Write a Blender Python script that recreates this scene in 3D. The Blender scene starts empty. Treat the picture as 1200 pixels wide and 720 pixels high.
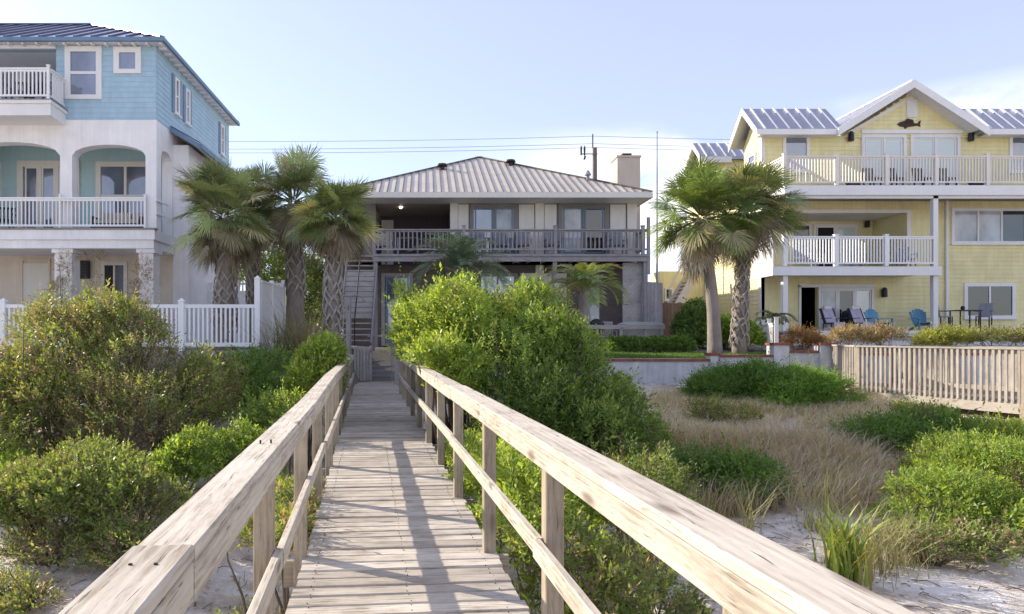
import bpy, math, random
import numpy as np
from mathutils import Vector, Matrix
random.seed(7); RNG = np.random.default_rng(7)
R = math.radians
SC = bpy.context.scene
COL = SC.collection
EYE, HOR, PPX, F = 1.6, 394.0, 500.0, 800.0
def X(px, D): return (px-PPX)/F*D
def Z(py, D): return EYE+(HOR-py)/F*D
SUN = Vector((-.872*math.cos(R(27)), .488*math.cos(R(27)), math.sin(R(27)))).normalized()

# ------------------------------------------------------------------ mesh helpers
class MB:
    def __init__(s): s.v=[]; s.f=[]; s.w=[]; s.r=[]
    def add(s, vs, fs, wc=None, rnd=None):
        b=len(s.v); s.v += [tuple(p) for p in vs]
        s.f += [tuple(b+i for i in f) for f in fs]
        s.w += [tuple(p) for p in (wc if wc is not None else vs)]
        r = random.random() if rnd is None else rnd
        s.r += [r]*len(vs); return s
    def box(s, a, b):
        x0,x1=sorted((a[0],b[0])); y0,y1=sorted((a[1],b[1])); z0,z1=sorted((a[2],b[2]))
        vs=[(x0,y0,z0),(x1,y0,z0),(x1,y1,z0),(x0,y1,z0),(x0,y0,z1),(x1,y0,z1),(x1,y1,z1),(x0,y1,z1)]
        d=(x1-x0,y1-y0,z1-z0); k=d.index(max(d)); o=[random.random()*30 for _ in range(3)]
        wc=[(p[k]+o[0], p[(k+1)%3]+o[1], p[(k+2)%3]+o[2]) for p in vs]
        return s.add(vs,[(0,3,2,1),(4,5,6,7),(0,1,5,4),(1,2,6,5),(2,3,7,6),(3,0,4,7)],wc)
    def beam(s, p0, p1, w, h, up=(0,0,1), taper=1.0, bev=0.0):
        p0=Vector(p0); p1=Vector(p1); d=(p1-p0); L=d.length; d.normalize()
        sd=d.cross(Vector(up))
        if sd.length<1e-4: sd=d.cross(Vector((0,1,0)))
        sd.normalize(); u=sd.cross(d).normalized()
        o=[random.random()*30 for _ in range(3)]
        vs=[];wc=[]
        if bev>0:
            a,b=w/2,h/2; pts=[(-a+bev,-b),(a-bev,-b),(a,-b+bev),(a,b-bev),(a-bev,b),(-a+bev,b),(-a,b-bev),(-a,-b+bev)]
        else: pts=[(-w/2,-h/2),(w/2,-h/2),(w/2,h/2),(-w/2,h/2)]
        n=len(pts)
        for t,p,k in ((0,p0,1),(L,p1,taper)):
            for a,b in pts:
                vs.append(p+sd*a*k+u*b*k); wc.append((t+o[0],a+o[1],b+o[2]))
        fs=[tuple(range(n-1,-1,-1)),tuple(range(n,2*n))]+[(i,(i+1)%n,n+(i+1)%n,n+i) for i in range(n)]
        return s.add(vs,fs,wc)
    def tube(s, pts, rad, n=8, cap=True):
        pts=[Vector(p) for p in pts]; vs=[];wc=[];fs=[]; t=0
        for i,p in enumerate(pts):
            d=(pts[min(i+1,len(pts)-1)]-pts[max(i-1,0)]).normalized()
            ref=Vector((0,0,1)) if abs(d.z)<.9 else Vector((1,0,0))
            a=d.cross(ref).normalized(); b=d.cross(a)
            r=rad[i] if hasattr(rad,'__len__') else rad
            if i: t+=(p-pts[i-1]).length
            for k in range(n):
                an=2*math.pi*k/n; q=a*math.cos(an)*r+b*math.sin(an)*r
                vs.append(p+q); wc.append((t,q.x,q.y+q.z))
        m=len(pts)
        for i in range(m-1):
            for k in range(n): fs.append((i*n+k,i*n+(k+1)%n,(i+1)*n+(k+1)%n,(i+1)*n+k))
        if cap: fs.append(tuple(range(n-1,-1,-1))); fs.append(tuple((m-1)*n+k for k in range(n)))
        return s.add(vs,fs,wc)
    def prism(s, poly, d):     # poly: 3-D points, extruded by vector d
        n=len(poly); d=Vector(d); vs=[Vector(p) for p in poly]+[Vector(p)+d for p in poly]
        return s.add(vs,[tuple(range(n-1,-1,-1)),tuple(range(n,2*n))]+[(i,(i+1)%n,n+(i+1)%n,n+i) for i in range(n)])

def root_loc(o):
    while o.parent: o=o.parent
    return o.location.copy()
def link(name, me, mat, parent=None):
    o=bpy.data.objects.new(name, me); COL.objects.link(o)
    if mat: me.materials.append(mat)
    if parent: o.parent=parent
    return o
def obj(name, mb, mat, parent=None, smooth=False, loc=None):
    me=bpy.data.meshes.new(name)
    off=root_loc(parent) if parent else Vector(loc or (0,0,0))
    me.from_pydata([(p[0]-off.x,p[1]-off.y,p[2]-off.z) for p in mb.v],[],mb.f)
    a=me.attributes.new('wc','FLOAT_VECTOR','POINT'); a.data.foreach_set('vector',np.array(mb.w,dtype=np.float32).ravel())
    a=me.attributes.new('rnd','FLOAT','POINT'); a.data.foreach_set('value',np.array(mb.r,dtype=np.float32))
    bm_fix(me)
    if smooth: me.polygons.foreach_set('use_smooth',[True]*len(me.polygons))
    o=link(name,me,mat,parent)
    if not parent and loc: o.location=loc
    return o
def bm_fix(me):
    import bmesh
    b=bmesh.new(); b.from_mesh(me); bmesh.ops.recalc_face_normals(b,faces=b.faces); b.to_mesh(me); b.free()
def np_mesh(name, V, Q, T=None, col=None, mat=None, parent=None, smooth=False):
    off=root_loc(parent) if parent else Vector((0,0,0))
    V=np.asarray(V,dtype=np.float32)-np.array(off,dtype=np.float32)
    me=bpy.data.meshes.new(name); nq=len(Q); nt=0 if T is None else len(T)
    me.vertices.add(len(V)); me.vertices.foreach_set('co',V.ravel())
    me.loops.add(nq*4+nt*3); me.polygons.add(nq+nt)
    li=np.asarray(Q,dtype=np.int32).ravel()
    if nt: li=np.concatenate([li,np.asarray(T,dtype=np.int32).ravel()])
    me.loops.foreach_set('vertex_index',li)
    st=np.arange(nq)*4
    if nt: st=np.concatenate([st,nq*4+np.arange(nt)*3])
    me.polygons.foreach_set('loop_start',st.astype(np.int32))
    if smooth: me.polygons.foreach_set('use_smooth',np.ones(nq+nt,dtype=bool))
    if col is not None:
        a=me.attributes.new('col','FLOAT_COLOR','POINT')
        c=np.ones((len(V),4),dtype=np.float32); c[:,:3]=col; a.data.foreach_set('color',c.ravel())
    me.update(calc_edges=True); me.validate()
    return link(name,me,mat,parent)
def tag(o,label=None,cat=None,group=None,kind=None):
    if label: o['label']=label
    if cat: o['category']=cat
    if group: o['group']=group
    if kind: o['kind']=kind
    return o
def thing(name,label,cat,loc=(0,0,0),group=None,rz=0):
    o=bpy.data.objects.new(name,None); COL.objects.link(o); o.location=loc; o.rotation_euler=(0,0,rz); o.empty_display_size=.2
    return tag(o,label,cat,group)
def copy_tree(o,parent=None):
    c=o.copy(); COL.objects.link(c)
    if parent: c.parent=parent; c.matrix_parent_inverse=o.matrix_parent_inverse
    for ch in list(o.children): copy_tree(ch,c)
    return c
def repeat(o,label,loc,rz=0,group=None):
    c=copy_tree(o); c.location=loc; c.rotation_euler=(0,0,rz); tag(c,label,None,group); return c

# ------------------------------------------------------------------ materials
def nt_new(name):
    m=bpy.data.materials.new(name); m.use_nodes=True; nt=m.node_tree; nt.nodes.clear()
    out=nt.nodes.new('ShaderNodeOutputMaterial'); return m,nt,out
def N(nt,typ,**kw):
    n=nt.nodes.new(typ)
    for k,v in kw.items():
        if k in n.inputs: n.inputs[k].default_value=v
        else: setattr(n,k,v)
    return n
def ramp(nt,stops):
    r=nt.nodes.new('ShaderNodeValToRGB'); e=r.color_ramp.elements
    while len(e)<len(stops): e.new(.5)
    for q,(p,c) in zip(e,stops): q.position=p; q.color=(*c,1) if len(c)==3 else c
    return r
def mixc(nt,fac,a,b,blend='MIX'):
    m=nt.nodes.new('ShaderNodeMix'); m.data_type='RGBA'; m.blend_type=blend
    for i,val in ((0,fac),(6,a),(7,b)):
        if hasattr(val,'is_linked') or isinstance(val,bpy.types.NodeSocket): nt.links.new(val,m.inputs[i])
        elif i==0: m.inputs[0].default_value=val
        else: m.inputs[i].default_value=(*val,1)
    return m.outputs[2]
def mathn(nt,op,a,b=0.0):
    m=nt.nodes.new('ShaderNodeMath'); m.operation=op
    for i,val in enumerate((a,b)):
        if isinstance(val,bpy.types.NodeSocket): nt.links.new(val,m.inputs[i])
        else: m.inputs[i].default_value=val
    return m.outputs[0]
def mapping(nt,vec,scale):
    m=nt.nodes.new('ShaderNodeMapping'); m.inputs['Scale'].default_value=scale; nt.links.new(vec,m.inputs['Vector']); return m.outputs[0]
def noise(nt,vec,scale,detail=4,rough=.55,dist=0):
    n=nt.nodes.new('ShaderNodeTexNoise'); n.inputs['Scale'].default_value=scale; n.inputs['Detail'].default_value=detail
    n.inputs['Roughness'].default_value=rough; n.inputs['Distortion'].default_value=dist
    nt.links.new(vec,n.inputs['Vector']); return n.outputs[0]
def paint(name,c,rough=.55,var=.12,scale=1.3,bump=.15,lap=None,spec=.4,metal=0,streak=0.0,shingle=False,sawb=1.0):
    """painted / plastered surface: blotchy value, faint vertical weather streaks, optional clapboard or shingle relief"""
    m,nt,out=nt_new(name); tc=N(nt,'ShaderNodeTexCoord'); co=tc.outputs['Object']
    p=N(nt,'ShaderNodeBsdfPrincipled'); p.inputs['Roughness'].default_value=rough; p.inputs['Metallic'].default_value=metal; p.inputs['Specular IOR Level'].default_value=spec
    n1=noise(nt,co,scale,6,.65); n2=noise(nt,mapping(nt,co,(6,6,.5)),1.5,4)
    k=mathn(nt,'ADD',mathn(nt,'MULTIPLY',n1,.6),mathn(nt,'MULTIPLY',n2,.4))
    lo=tuple(x*(1-var*1.6) for x in c); hi=tuple(min(.95,x*(1+var*.7)) for x in c)
    r=ramp(nt,[(.32,lo),(.68,hi)]); nt.links.new(k,r.inputs[0]); colr=r.outputs[0]
    hgt=noise(nt,co,45,3)
    if lap:
        sep=N(nt,'ShaderNodeSeparateXYZ'); nt.links.new(co,sep.inputs[0])
        saw=mathn(nt,'FRACT',mathn(nt,'DIVIDE',sep.outputs[2],lap))
        row=mathn(nt,'FLOOR',mathn(nt,'DIVIDE',sep.outputs[2],lap))
        wn=N(nt,'ShaderNodeTexWhiteNoise',noise_dimensions='1D')
        if shingle:
            ax=mathn(nt,'ADD',mathn(nt,'ADD',sep.outputs[0],sep.outputs[1]),mathn(nt,'MULTIPLY',row,.137))
            cell=mathn(nt,'ADD',mathn(nt,'FLOOR',mathn(nt,'DIVIDE',ax,.16)),mathn(nt,'MULTIPLY',row,37.3))
            nt.links.new(cell,wn.inputs['W'])
        else: nt.links.new(row,wn.inputs['W'])
        colr=mixc(nt,mathn(nt,'MULTIPLY',wn.outputs[0],.22 if shingle else .10),colr,tuple(x*.62 for x in c))
        hgt=mathn(nt,'ADD',mathn(nt,'MULTIPLY',mathn(nt,'SUBTRACT',1.0,saw),sawb),mathn(nt,'MULTIPLY',hgt,.06))
        bump=max(bump,.8)
    nt.links.new(colr,p.inputs['Base Color'])
    b=N(nt,'ShaderNodeBump'); b.inputs['Strength'].default_value=bump; b.inputs['Distance'].default_value=.03 if lap else .01
    nt.links.new(hgt,b.inputs['Height']); nt.links.new(b.outputs[0],p.inputs['Normal'])
    nt.links.new(p.outputs[0],out.inputs[0]); return m
def wood(name,c_lo,c_hi,rough=.8,knots=True,dark=(.10,.075,.055),per=.35,crack=.55):
    """weathered timber: grain runs along each board (attribute wc), every board its own tone (rnd), cracks and knots"""
    m,nt,out=nt_new(name); at=N(nt,'ShaderNodeAttribute',attribute_name='wc'); rn=N(nt,'ShaderNodeAttribute',attribute_name='rnd')
    co=at.outputs['Vector']; p=N(nt,'ShaderNodeBsdfPrincipled'); p.inputs['Roughness'].default_value=rough; p.inputs['Specular IOR Level'].default_value=.25
    g=noise(nt,mapping(nt,co,(5.5,62,62)),1.0,7,.74,.5); g2=noise(nt,mapping(nt,co,(.7,9,9)),1.0,4,.6,1.2); g3=noise(nt,co,3.0,4,.6)
    wv=N(nt,'ShaderNodeTexWave',wave_type='BANDS',bands_direction='Y'); wv.inputs['Scale'].default_value=9; wv.inputs['Distortion'].default_value=3.5; wv.inputs['Detail'].default_value=4; wv.inputs['Detail Scale'].default_value=1.6; wv.inputs['Detail Roughness'].default_value=.6
    sx=N(nt,'ShaderNodeSeparateXYZ'); nt.links.new(co,sx.inputs[0]); cx_=N(nt,'ShaderNodeCombineXYZ'); nt.links.new(mathn(nt,'MULTIPLY',sx.outputs[0],.09),cx_.inputs[0]); nt.links.new(mathn(nt,'ADD',sx.outputs[1],mathn(nt,'MULTIPLY',sx.outputs[2],1.3)),cx_.inputs[1]); nt.links.new(cx_.outputs[0],wv.inputs['Vector'])
    k=mathn(nt,'ADD',mathn(nt,'MULTIPLY',g,.42),mathn(nt,'ADD',mathn(nt,'MULTIPLY',g2,.22),mathn(nt,'ADD',mathn(nt,'MULTIPLY',g3,.28),mathn(nt,'MULTIPLY',wv.outputs[1],.05))))
    r=ramp(nt,[(.38,c_lo),(.48,tuple(a*.4+b*.6 for a,b in zip(c_lo,c_hi))),(.60,c_hi)]); nt.links.new(k,r.inputs[0])
    colr=mixc(nt,mathn(nt,'MULTIPLY',rn.outputs['Fac'],per),r.outputs[0],tuple(x*.75 for x in c_lo))
    cr=noise(nt,mapping(nt,co,(4.2,75,75)),1.0,4,.62,.4); crr=ramp(nt,[(.29,(1,1,1)),(.39,(0,0,0))]); nt.links.new(cr,crr.inputs[0])
    ck=mathn(nt,'MULTIPLY',crr.outputs[0],crack); colr=mixc(nt,ck,colr,dark)
    if knots:
        v=N(nt,'ShaderNodeTexVoronoi'); v.inputs['Scale'].default_value=1.0; nt.links.new(mapping(nt,co,(1.5,5.5,5.5)),v.inputs['Vector'])
        kr=ramp(nt,[(.06,(1,1,1)),(.16,(0,0,0))]); nt.links.new(v.outputs['Distance'],kr.inputs[0])
        colr=mixc(nt,mathn(nt,'MULTIPLY',kr.outputs[0],.8),colr,tuple(x*1.6 for x in dark))
    nt.links.new(colr,p.inputs['Base Color'])
    h=mathn(nt,'SUBTRACT',k,mathn(nt,'MULTIPLY',crr.outputs[0],.6))
    b=N(nt,'ShaderNodeBump'); b.inputs['Strength'].default_value=.55; b.inputs['Distance'].default_value=.006
    nt.links.new(h,b.inputs['Height']); nt.links.new(b.outputs[0],p.inputs['Normal']); nt.links.new(p.outputs[0],out.inputs[0]); return m
def leafm(name,trans=.45,rough=.45,spec=.35):
    m,nt,out=nt_new(name); at=N(nt,'ShaderNodeAttribute',attribute_name='col')
    p=N(nt,'ShaderNodeBsdfPrincipled'); p.inputs['Roughness'].default_value=rough; p.inputs['Specular IOR Level'].default_value=spec
    nt.links.new(at.outputs['Color'],p.inputs['Base Color'])
    t=N(nt,'ShaderNodeBsdfTranslucent'); nt.links.new(mixc(nt,1.0,at.outputs['Color'],(1.35,1.25,.55),'MULTIPLY'),t.inputs[0])
    mx=N(nt,'ShaderNodeMixShader'); mx.inputs[0].default_value=trans
    nt.links.new(p.outputs[0],mx.inputs[1]); nt.links.new(t.outputs[0],mx.inputs[2]); nt.links.new(mx.outputs[0],out.inputs[0]); return m
def glassm(name,c,ior=1.9,wob=.02,blind=None):
    m,nt,out=nt_new(name); tc=N(nt,'ShaderNodeTexCoord'); co=tc.outputs['Object']
    p=N(nt,'ShaderNodeBsdfPrincipled'); p.inputs['Roughness'].default_value=.04; p.inputs['IOR'].default_value=ior
    n=noise(nt,mapping(nt,co,(1,1,.6)),1.1,3)
    r=ramp(nt,[(.35,tuple(x*.55 for x in c)),(.65,tuple(x*1.25 for x in c))]); nt.links.new(n,r.inputs[0]); colr=r.outputs[0]
    if blind:
        sep=N(nt,'ShaderNodeSeparateXYZ'); nt.links.new(co,sep.inputs[0])
        fr=mathn(nt,'FRACT',mathn(nt,'DIVIDE',sep.outputs[2],.06)); colr=mixc(nt,mathn(nt,'MULTIPLY',fr,.35),blind,tuple(x*.6 for x in blind))
    nt.links.new(colr,p.inputs['Base Color'])
    b=N(nt,'ShaderNodeBump'); b.inputs['Strength'].default_value=wob; nt.links.new(noise(nt,co,1.7,2),b.inputs['Height']); nt.links.new(b.outputs[0],p.inputs['Normal'])
    nt.links.new(p.outputs[0],out.inputs[0]); return m
M={}
M['wood']=wood('weathered_pine',(.32,.27,.205),(.66,.60,.505),per=.22,crack=.9)
M['deck']=wood('weathered_deck_board',(.25,.21,.165),(.73,.66,.555),per=.5,crack=.85)
M['railwood']=wood('grey_tan_railing',(.27,.235,.195),(.53,.475,.40),per=.4,crack=.8)
M['post']=wood('post_pine',(.22,.18,.13),(.50,.42,.31),per=.3,crack=.7)
M['greywood']=wood('grey_timber',(.23,.215,.225),(.46,.44,.45),per=.4)
M['palewood']=wood('pale_grey_timber',(.34,.32,.31),(.58,.55,.52),per=.3)
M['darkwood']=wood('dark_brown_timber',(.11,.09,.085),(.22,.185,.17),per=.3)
M['brownwood']=wood('brown_fence_timber',(.17,.09,.055),(.33,.2,.13),per=.3)
M['white']=paint('white_paint',(.80,.79,.78),var=.05)
M['vinyl']=paint('white_vinyl',(.84,.84,.84),rough=.35,var=.03)
M['stucco']=paint('white_stucco',(.86,.85,.85),rough=.85,var=.09,bump=.35)
M['beige']=paint('beige_stucco',(.74,.67,.57),rough=.85,var=.1,bump=.3)
M['cream']=paint('cream_board',(.78,.755,.70),var=.08)
M['ltrim']=paint('cream_trim',(.78,.74,.67),var=.05)
M['blue']=paint('blue_shingle',(.41,.585,.70),rough=.7,var=.1,lap=.16,shingle=True,sawb=0)
M['teal']=paint('teal_plaster',(.46,.64,.67),rough=.8,var=.08)
M['blueroof']=paint('blue_grey_metal',(.80,.80,.90),rough=.45,var=.1,metal=0,bump=.03)
M['wire']=paint('grey_wire',(.16,.16,.18),var=.05)
M['seamdark']=paint('dark_seam_metal',(.10,.11,.17),rough=.4,metal=.6,var=.1,bump=.02)
M['bluetrim']=paint('slate_blue_trim',(.16,.25,.36),var=.1)
M['tanroof']=paint('tan_metal',(.68,.61,.50),rough=.5,var=.14,metal=.1,bump=.05,scale=.9)
M['tanseam']=paint('tan_seam_metal',(.13,.115,.10),rough=.45,var=.1,metal=.3,bump=.02)
M['yellow']=paint('yellow_clapboard',(.82,.745,.405),rough=.6,var=.12)
M['yelpl']=paint('yellow_plain',(.80,.73,.42),rough=.7,var=.06)
M['greyroof']=paint('galvanised_metal',(.40,.41,.47),rough=.42,metal=.5,var=.1,bump=.04)
M['whiteroofseam']=paint('white_seam_metal',(.82,.82,.82),rough=.3,metal=.2,var=.03)
M['brown']=paint('brown_trim',(.25,.225,.225),var=.15)
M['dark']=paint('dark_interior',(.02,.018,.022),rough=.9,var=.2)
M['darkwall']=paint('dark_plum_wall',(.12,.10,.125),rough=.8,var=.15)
M['glass']=glassm('window_glass',(.14,.165,.24),ior=2.7)
M['glassdark']=glassm('dark_window_glass',(.02,.022,.032),ior=1.9)
M['blind']=glassm('blinds_behind_glass',(.5,.5,.5),ior=1.5,blind=(.66,.74,.73))
M['curtain']=glassm('curtain_behind_glass',(.40,.43,.47),ior=1.7)
M['black']=paint('black_metal',(.02,.02,.024),rough=.45,var=.2)
M['wicker']=paint('dark_wicker',(.035,.03,.035),rough=.7,var=.3,bump=.6)
M['cushion']=paint('beige_cushion',(.52,.45,.38),rough=.9,var=.15)
M['adiblue']=paint('blue_plastic',(.12,.31,.48),rough=.4,var=.08)
M['towel']=paint('lilac_towel',(.48,.44,.58),rough=.95,var=.15)
M['greyfab']=paint('grey_fabric',(.30,.31,.36),rough=.9,var=.15)
M['concrete']=paint('painted_block_wall',(.56,.56,.57),rough=.85,var=.2,bump=.4,scale=2.2)
M['brick']=paint('red_brick_cap',(.28,.10,.065),rough=.85,var=.3,bump=.5,scale=6)
M['chim']=paint('chimney_stucco',(.58,.50,.41),rough=.9,var=.08,bump=.3)
M['bronze']=paint('dark_bronze',(.05,.03,.025),rough=.5,var=.3,metal=.4)
M['tub']=paint('tub_cover_vinyl',(.52,.55,.56),rough=.6,var=.08)
M['leaf']=leafm('leaf'); M['palmleaf']=leafm('palm_leaf',trans=.28,rough=.4); M['grass']=leafm('grass_blade',trans=.3,rough=.6)
M['bark']=wood('bark',(.10,.075,.055),(.26,.20,.15),knots=False,per=.3)
M['palmbark']=wood('palm_trunk_bark',(.17,.14,.12),(.36,.31,.27),knots=False,per=.3)
M['boot']=wood('palm_boots',(.26,.23,.20),(.52,.47,.42),knots=False,per=.45)
m,nt,out=nt_new('lit_bulb'); e=N(nt,'ShaderNodeEmission'); e.inputs[0].default_value=(1,.85,.6,1); e.inputs[1].default_value=5; nt.links.new(e.outputs[0],out.inputs[0]); M['bulb']=m

# ------------------------------------------------------------------ camera, sky, sun
cam=bpy.data.cameras.new('camera'); co=bpy.data.objects.new('camera',cam); COL.objects.link(co); SC.camera=co
co.location=(0,0,EYE); co.rotation_euler=(R(90),0,0); cam.sensor_width=36; cam.lens=F/1200*36
cam.shift_x=(600-PPX)/1200; cam.shift_y=(HOR-360)/1200; cam.clip_start=.05; cam.clip_end=6000
sl=bpy.data.lights.new('sun','SUN'); so=bpy.data.objects.new('sun',sl); COL.objects.link(so)
sl.energy=3.0; sl.angle=R(.5); sl.color=(1,.90,.76); so.rotation_euler=SUN.to_track_quat('Z','Y').to_euler(); so.location=(-30,20,30)
w=bpy.data.worlds.new('World'); SC.world=w; w.use_nodes=True; nt=w.node_tree; nt.nodes.clear()
wo=N(nt,'ShaderNodeOutputWorld'); bg=N(nt,'ShaderNodeBackground'); bg.inputs[1].default_value=.15
sky=N(nt,'ShaderNodeTexSky',sky_type='NISHITA'); sky.sun_disc=False; sky.sun_elevation=R(27)
sky.sun_rotation=math.atan2(SUN.x,SUN.y); sky.air_density=1.0; sky.dust_density=.7; sky.ozone_density=2.5
tc=N(nt,'ShaderNodeTexCoord'); sep=N(nt,'ShaderNodeSeparateXYZ'); nt.links.new(tc.outputs['Generated'],sep.inputs[0])
cn=noise(nt,mapping(nt,tc.outputs['Generated'],(3.2,3.2,8.5)),1.6,8,.58,.3)
cr=ramp(nt,[(.38,(0,0,0)),(.52,(1,1,1))]); nt.links.new(cn,cr.inputs[0])
er=ramp(nt,[(.02,(.9,.9,.9)),(.215,(1,1,1)),(.25,(.6,.6,.6)),(.29,(0,0,0))]); nt.links.new(sep.outputs[2],er.inputs[0])
ar=ramp(nt,[(.50,(0,0,0)),(.56,(.35,.35,.35)),(.60,(1,1,1))]); nt.links.new(mathn(nt,'ADD',mathn(nt,'MULTIPLY',sep.outputs[0],.5),.5),ar.inputs[0])
cm=mathn(nt,'MULTIPLY',mathn(nt,'MULTIPLY',cr.outputs[0],er.outputs[0]),ar.outputs[0])
VEIL=mixc(nt,.62,sky.outputs[0],(1.80,1.72,2.28))
CLOUD=mixc(nt,mathn(nt,'MULTIPLY',cm,.9),VEIL,(3.9,3.9,4.0))
nt.links.new(CLOUD,bg.inputs[0]); nt.links.new(bg.outputs[0],wo.inputs[0])
SC.view_settings.view_transform='Standard'; SC.view_settings.look='None'; SC.view_settings.gamma=1; SC.view_settings.exposure=1.38
SC.cycles.max_bounces=8; SC.cycles.transparent_max_bounces=8
# ------------------------------------------------------------------ building helpers
def face_map(kind, base):
    if kind=='S': return lambda a,z,d:(a,base-d,z)          # faces the camera (-y); d = proud of the wall
    if kind=='E': return lambda a,z,d:(base+d,a,z)          # faces +x
    if kind=='W': return lambda a,z,d:(base-d,a,z)          # faces -x
def mbox(mb,T,a0,a1,z0,z1,d0,d1): mb.box(T(a0,z0,d0),T(a1,z1,d1))
def window(parent,T,a0,a1,z0,z1,fr='white',pane='glass',fw=.1,nv=0,nh=0,name='window',depth=.07,sill=True,panes=None,pfr=None):
    """frame proud of the wall with a recessed pane; panes: list of pane materials, one per column"""
    f=MB()
    mbox(f,T,a0,a0+fw,z0,z1,-.01,depth); mbox(f,T,a1-fw,a1,z0,z1,-.01,depth)
    mbox(f,T,a0+fw,a1-fw,z1-fw,z1,-.01,depth); mbox(f,T,a0+fw,a1-fw,z0,z0+fw*(.8),-.01,depth)
    n=nv+1; W=(a1-a0-2*fw)/n; mw=fw*.5
    for i in range(1,n): c=a0+fw+W*i; mbox(f,T,c-mw/2,c+mw/2,z0+fw*.8,z1-fw,-.008,depth-.012)
    for j in range(1,nh+1):
        c=z0+fw+(z1-z0-2*fw)*j/(nh+1)
        for i in range(n): mbox(f,T,a0+fw+W*i+(mw/2 if i else 0),a0+fw+W*(i+1)-(mw/2 if i<n-1 else 0),c-mw/2,c+mw/2,-.006,depth-.02)
    if sill: mbox(f,T,a0-.04,a1+.04,z0-.06,z0-.003,-.01,depth+.05)
    o=obj(name,f,M[fr],parent)
    for i in range(n):
        p=MB(); mbox(p,T,a0+fw*.9+W*i,a0+fw*1.1+W*(i+1),z0+fw*.5,z1-fw*.5,-.02,.028)
        obj('pane',p,M[panes[i] if panes else pane],o)
        if pfr:
            q=MB(); b0=a0+fw+W*i+mw*.6; b1=a0+fw+W*(i+1)-mw*.6; t=.055
            for (u0,u1,v0,v1) in ((b0,b0+t,z0+fw,z1-fw),(b1-t,b1,z0+fw,z1-fw),(b0+t,b1-t,z1-fw-t,z1-fw),(b0+t,b1-t,z0+fw,z0+fw+t)): mbox(q,T,u0,u1,v0,v1,.029,.05)
            obj('sash',q,M[pfr],o)
    return o
def wall_holes(mb,T,a0,a1,z0,z1,holes,th=.18):
    A=sorted({a0,a1,*[h[0] for h in holes],*[h[1] for h in holes]}); Zs=sorted({z0,z1,*[h[2] for h in holes],*[h[3] for h in holes]})
    A=[a for a in A if a0<=a<=a1]; Zs=[z for z in Zs if z0<=z<=z1]
    def solid(i,j):
        if i<0 or j<0 or i>=len(A)-1 or j>=len(Zs)-1: return False
        ca=(A[i]+A[i+1])/2; cz=(Zs[j]+Zs[j+1])/2
        return not any(h[0]<ca<h[1] and h[2]<cz<h[3] for h in holes)
    for i in range(len(A)-1):
        for j in range(len(Zs)-1):
            if not solid(i,j): continue
            b0,b1,c0,c1=A[i],A[i+1],Zs[j],Zs[j+1]
            q=[T(b0,c0,0),T(b1,c0,0),T(b1,c1,0),T(b0,c1,0)]; k=[T(b0,c0,-th),T(b1,c0,-th),T(b1,c1,-th),T(b0,c1,-th)]
            vs=q+k; fs=[(0,1,2,3),(7,6,5,4)]
            if not solid(i-1,j): fs.append((0,3,7,4))
            if not solid(i+1,j): fs.append((1,5,6,2))
            if not solid(i,j-1): fs.append((0,4,5,1))
            if not solid(i,j+1): fs.append((3,2,6,7))
            mb.add(vs,fs)
def arch_fill(mb,T,a0,a1,zs,zt,ztop,th,n=20):
    """wall between an elliptical arch (springing zs, crown zt) and ztop"""
    pts=[]
    for i in range(n+1):
        t=-1+2*i/n; pts.append((a0+(a1-a0)*i/n, zs+(zt-zs)*math.sqrt(max(0,1-t*t))))
    for (p,q) in zip(pts,pts[1:]):
        vs=[T(p[0],p[1],0),T(q[0],q[1],0),T(q[0],ztop,0),T(p[0],ztop,0),T(p[0],p[1],-th),T(q[0],q[1],-th),T(q[0],ztop,-th),T(p[0],ztop,-th)]
        mb.add(vs,[(0,1,2,3),(7,6,5,4),(0,4,5,1),(3,2,6,7)])
def railing(parent,p0,p1,z,h,mat,sp=.12,pw=.035,posts=(),post_w=.1,post_h=None,cap=(.09,.045),bot=.09,name='railing',capmat=None,mid=None):
    """rails and pickets in one mesh, posts as children"""
    p0=Vector((*p0,z)); p1=Vector((*p1,z)); L=(p1-p0).length; d=(p1-p0)/L; m=MB(); up=Vector((0,0,1))
    m.beam(p0+up*(h-cap[1]/2),p1+up*(h-cap[1]/2),cap[0],cap[1]); m.beam(p0+up*(bot+.03),p1+up*(bot+.03),.04,.06)
    m.beam(p0+up*(h-cap[1]-.035),p1+up*(h-cap[1]-.035),.035,.065)
    n=max(1,int(round(L/sp)))
    for i in range(1,n):
        q=p0+d*(L*i/n); m.beam(q+up*(bot+.06),q+up*(h-cap[1]-.068),pw,pw,up=(d.x,d.y,0))
    o=obj(name,m,M[mat],parent)
    for s in posts:
        q=p0+d*(L*s); b=MB(); ph=post_h or h+.06
        b.beam(q,q+up*ph,post_w,post_w,up=(d.x,d.y,0)); b.beam(q+up*ph,q+up*(ph+.03),post_w*1.3,post_w*1.3,up=(d.x,d.y,0))
        obj('post',b,M[mat],o)
    return o
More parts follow.
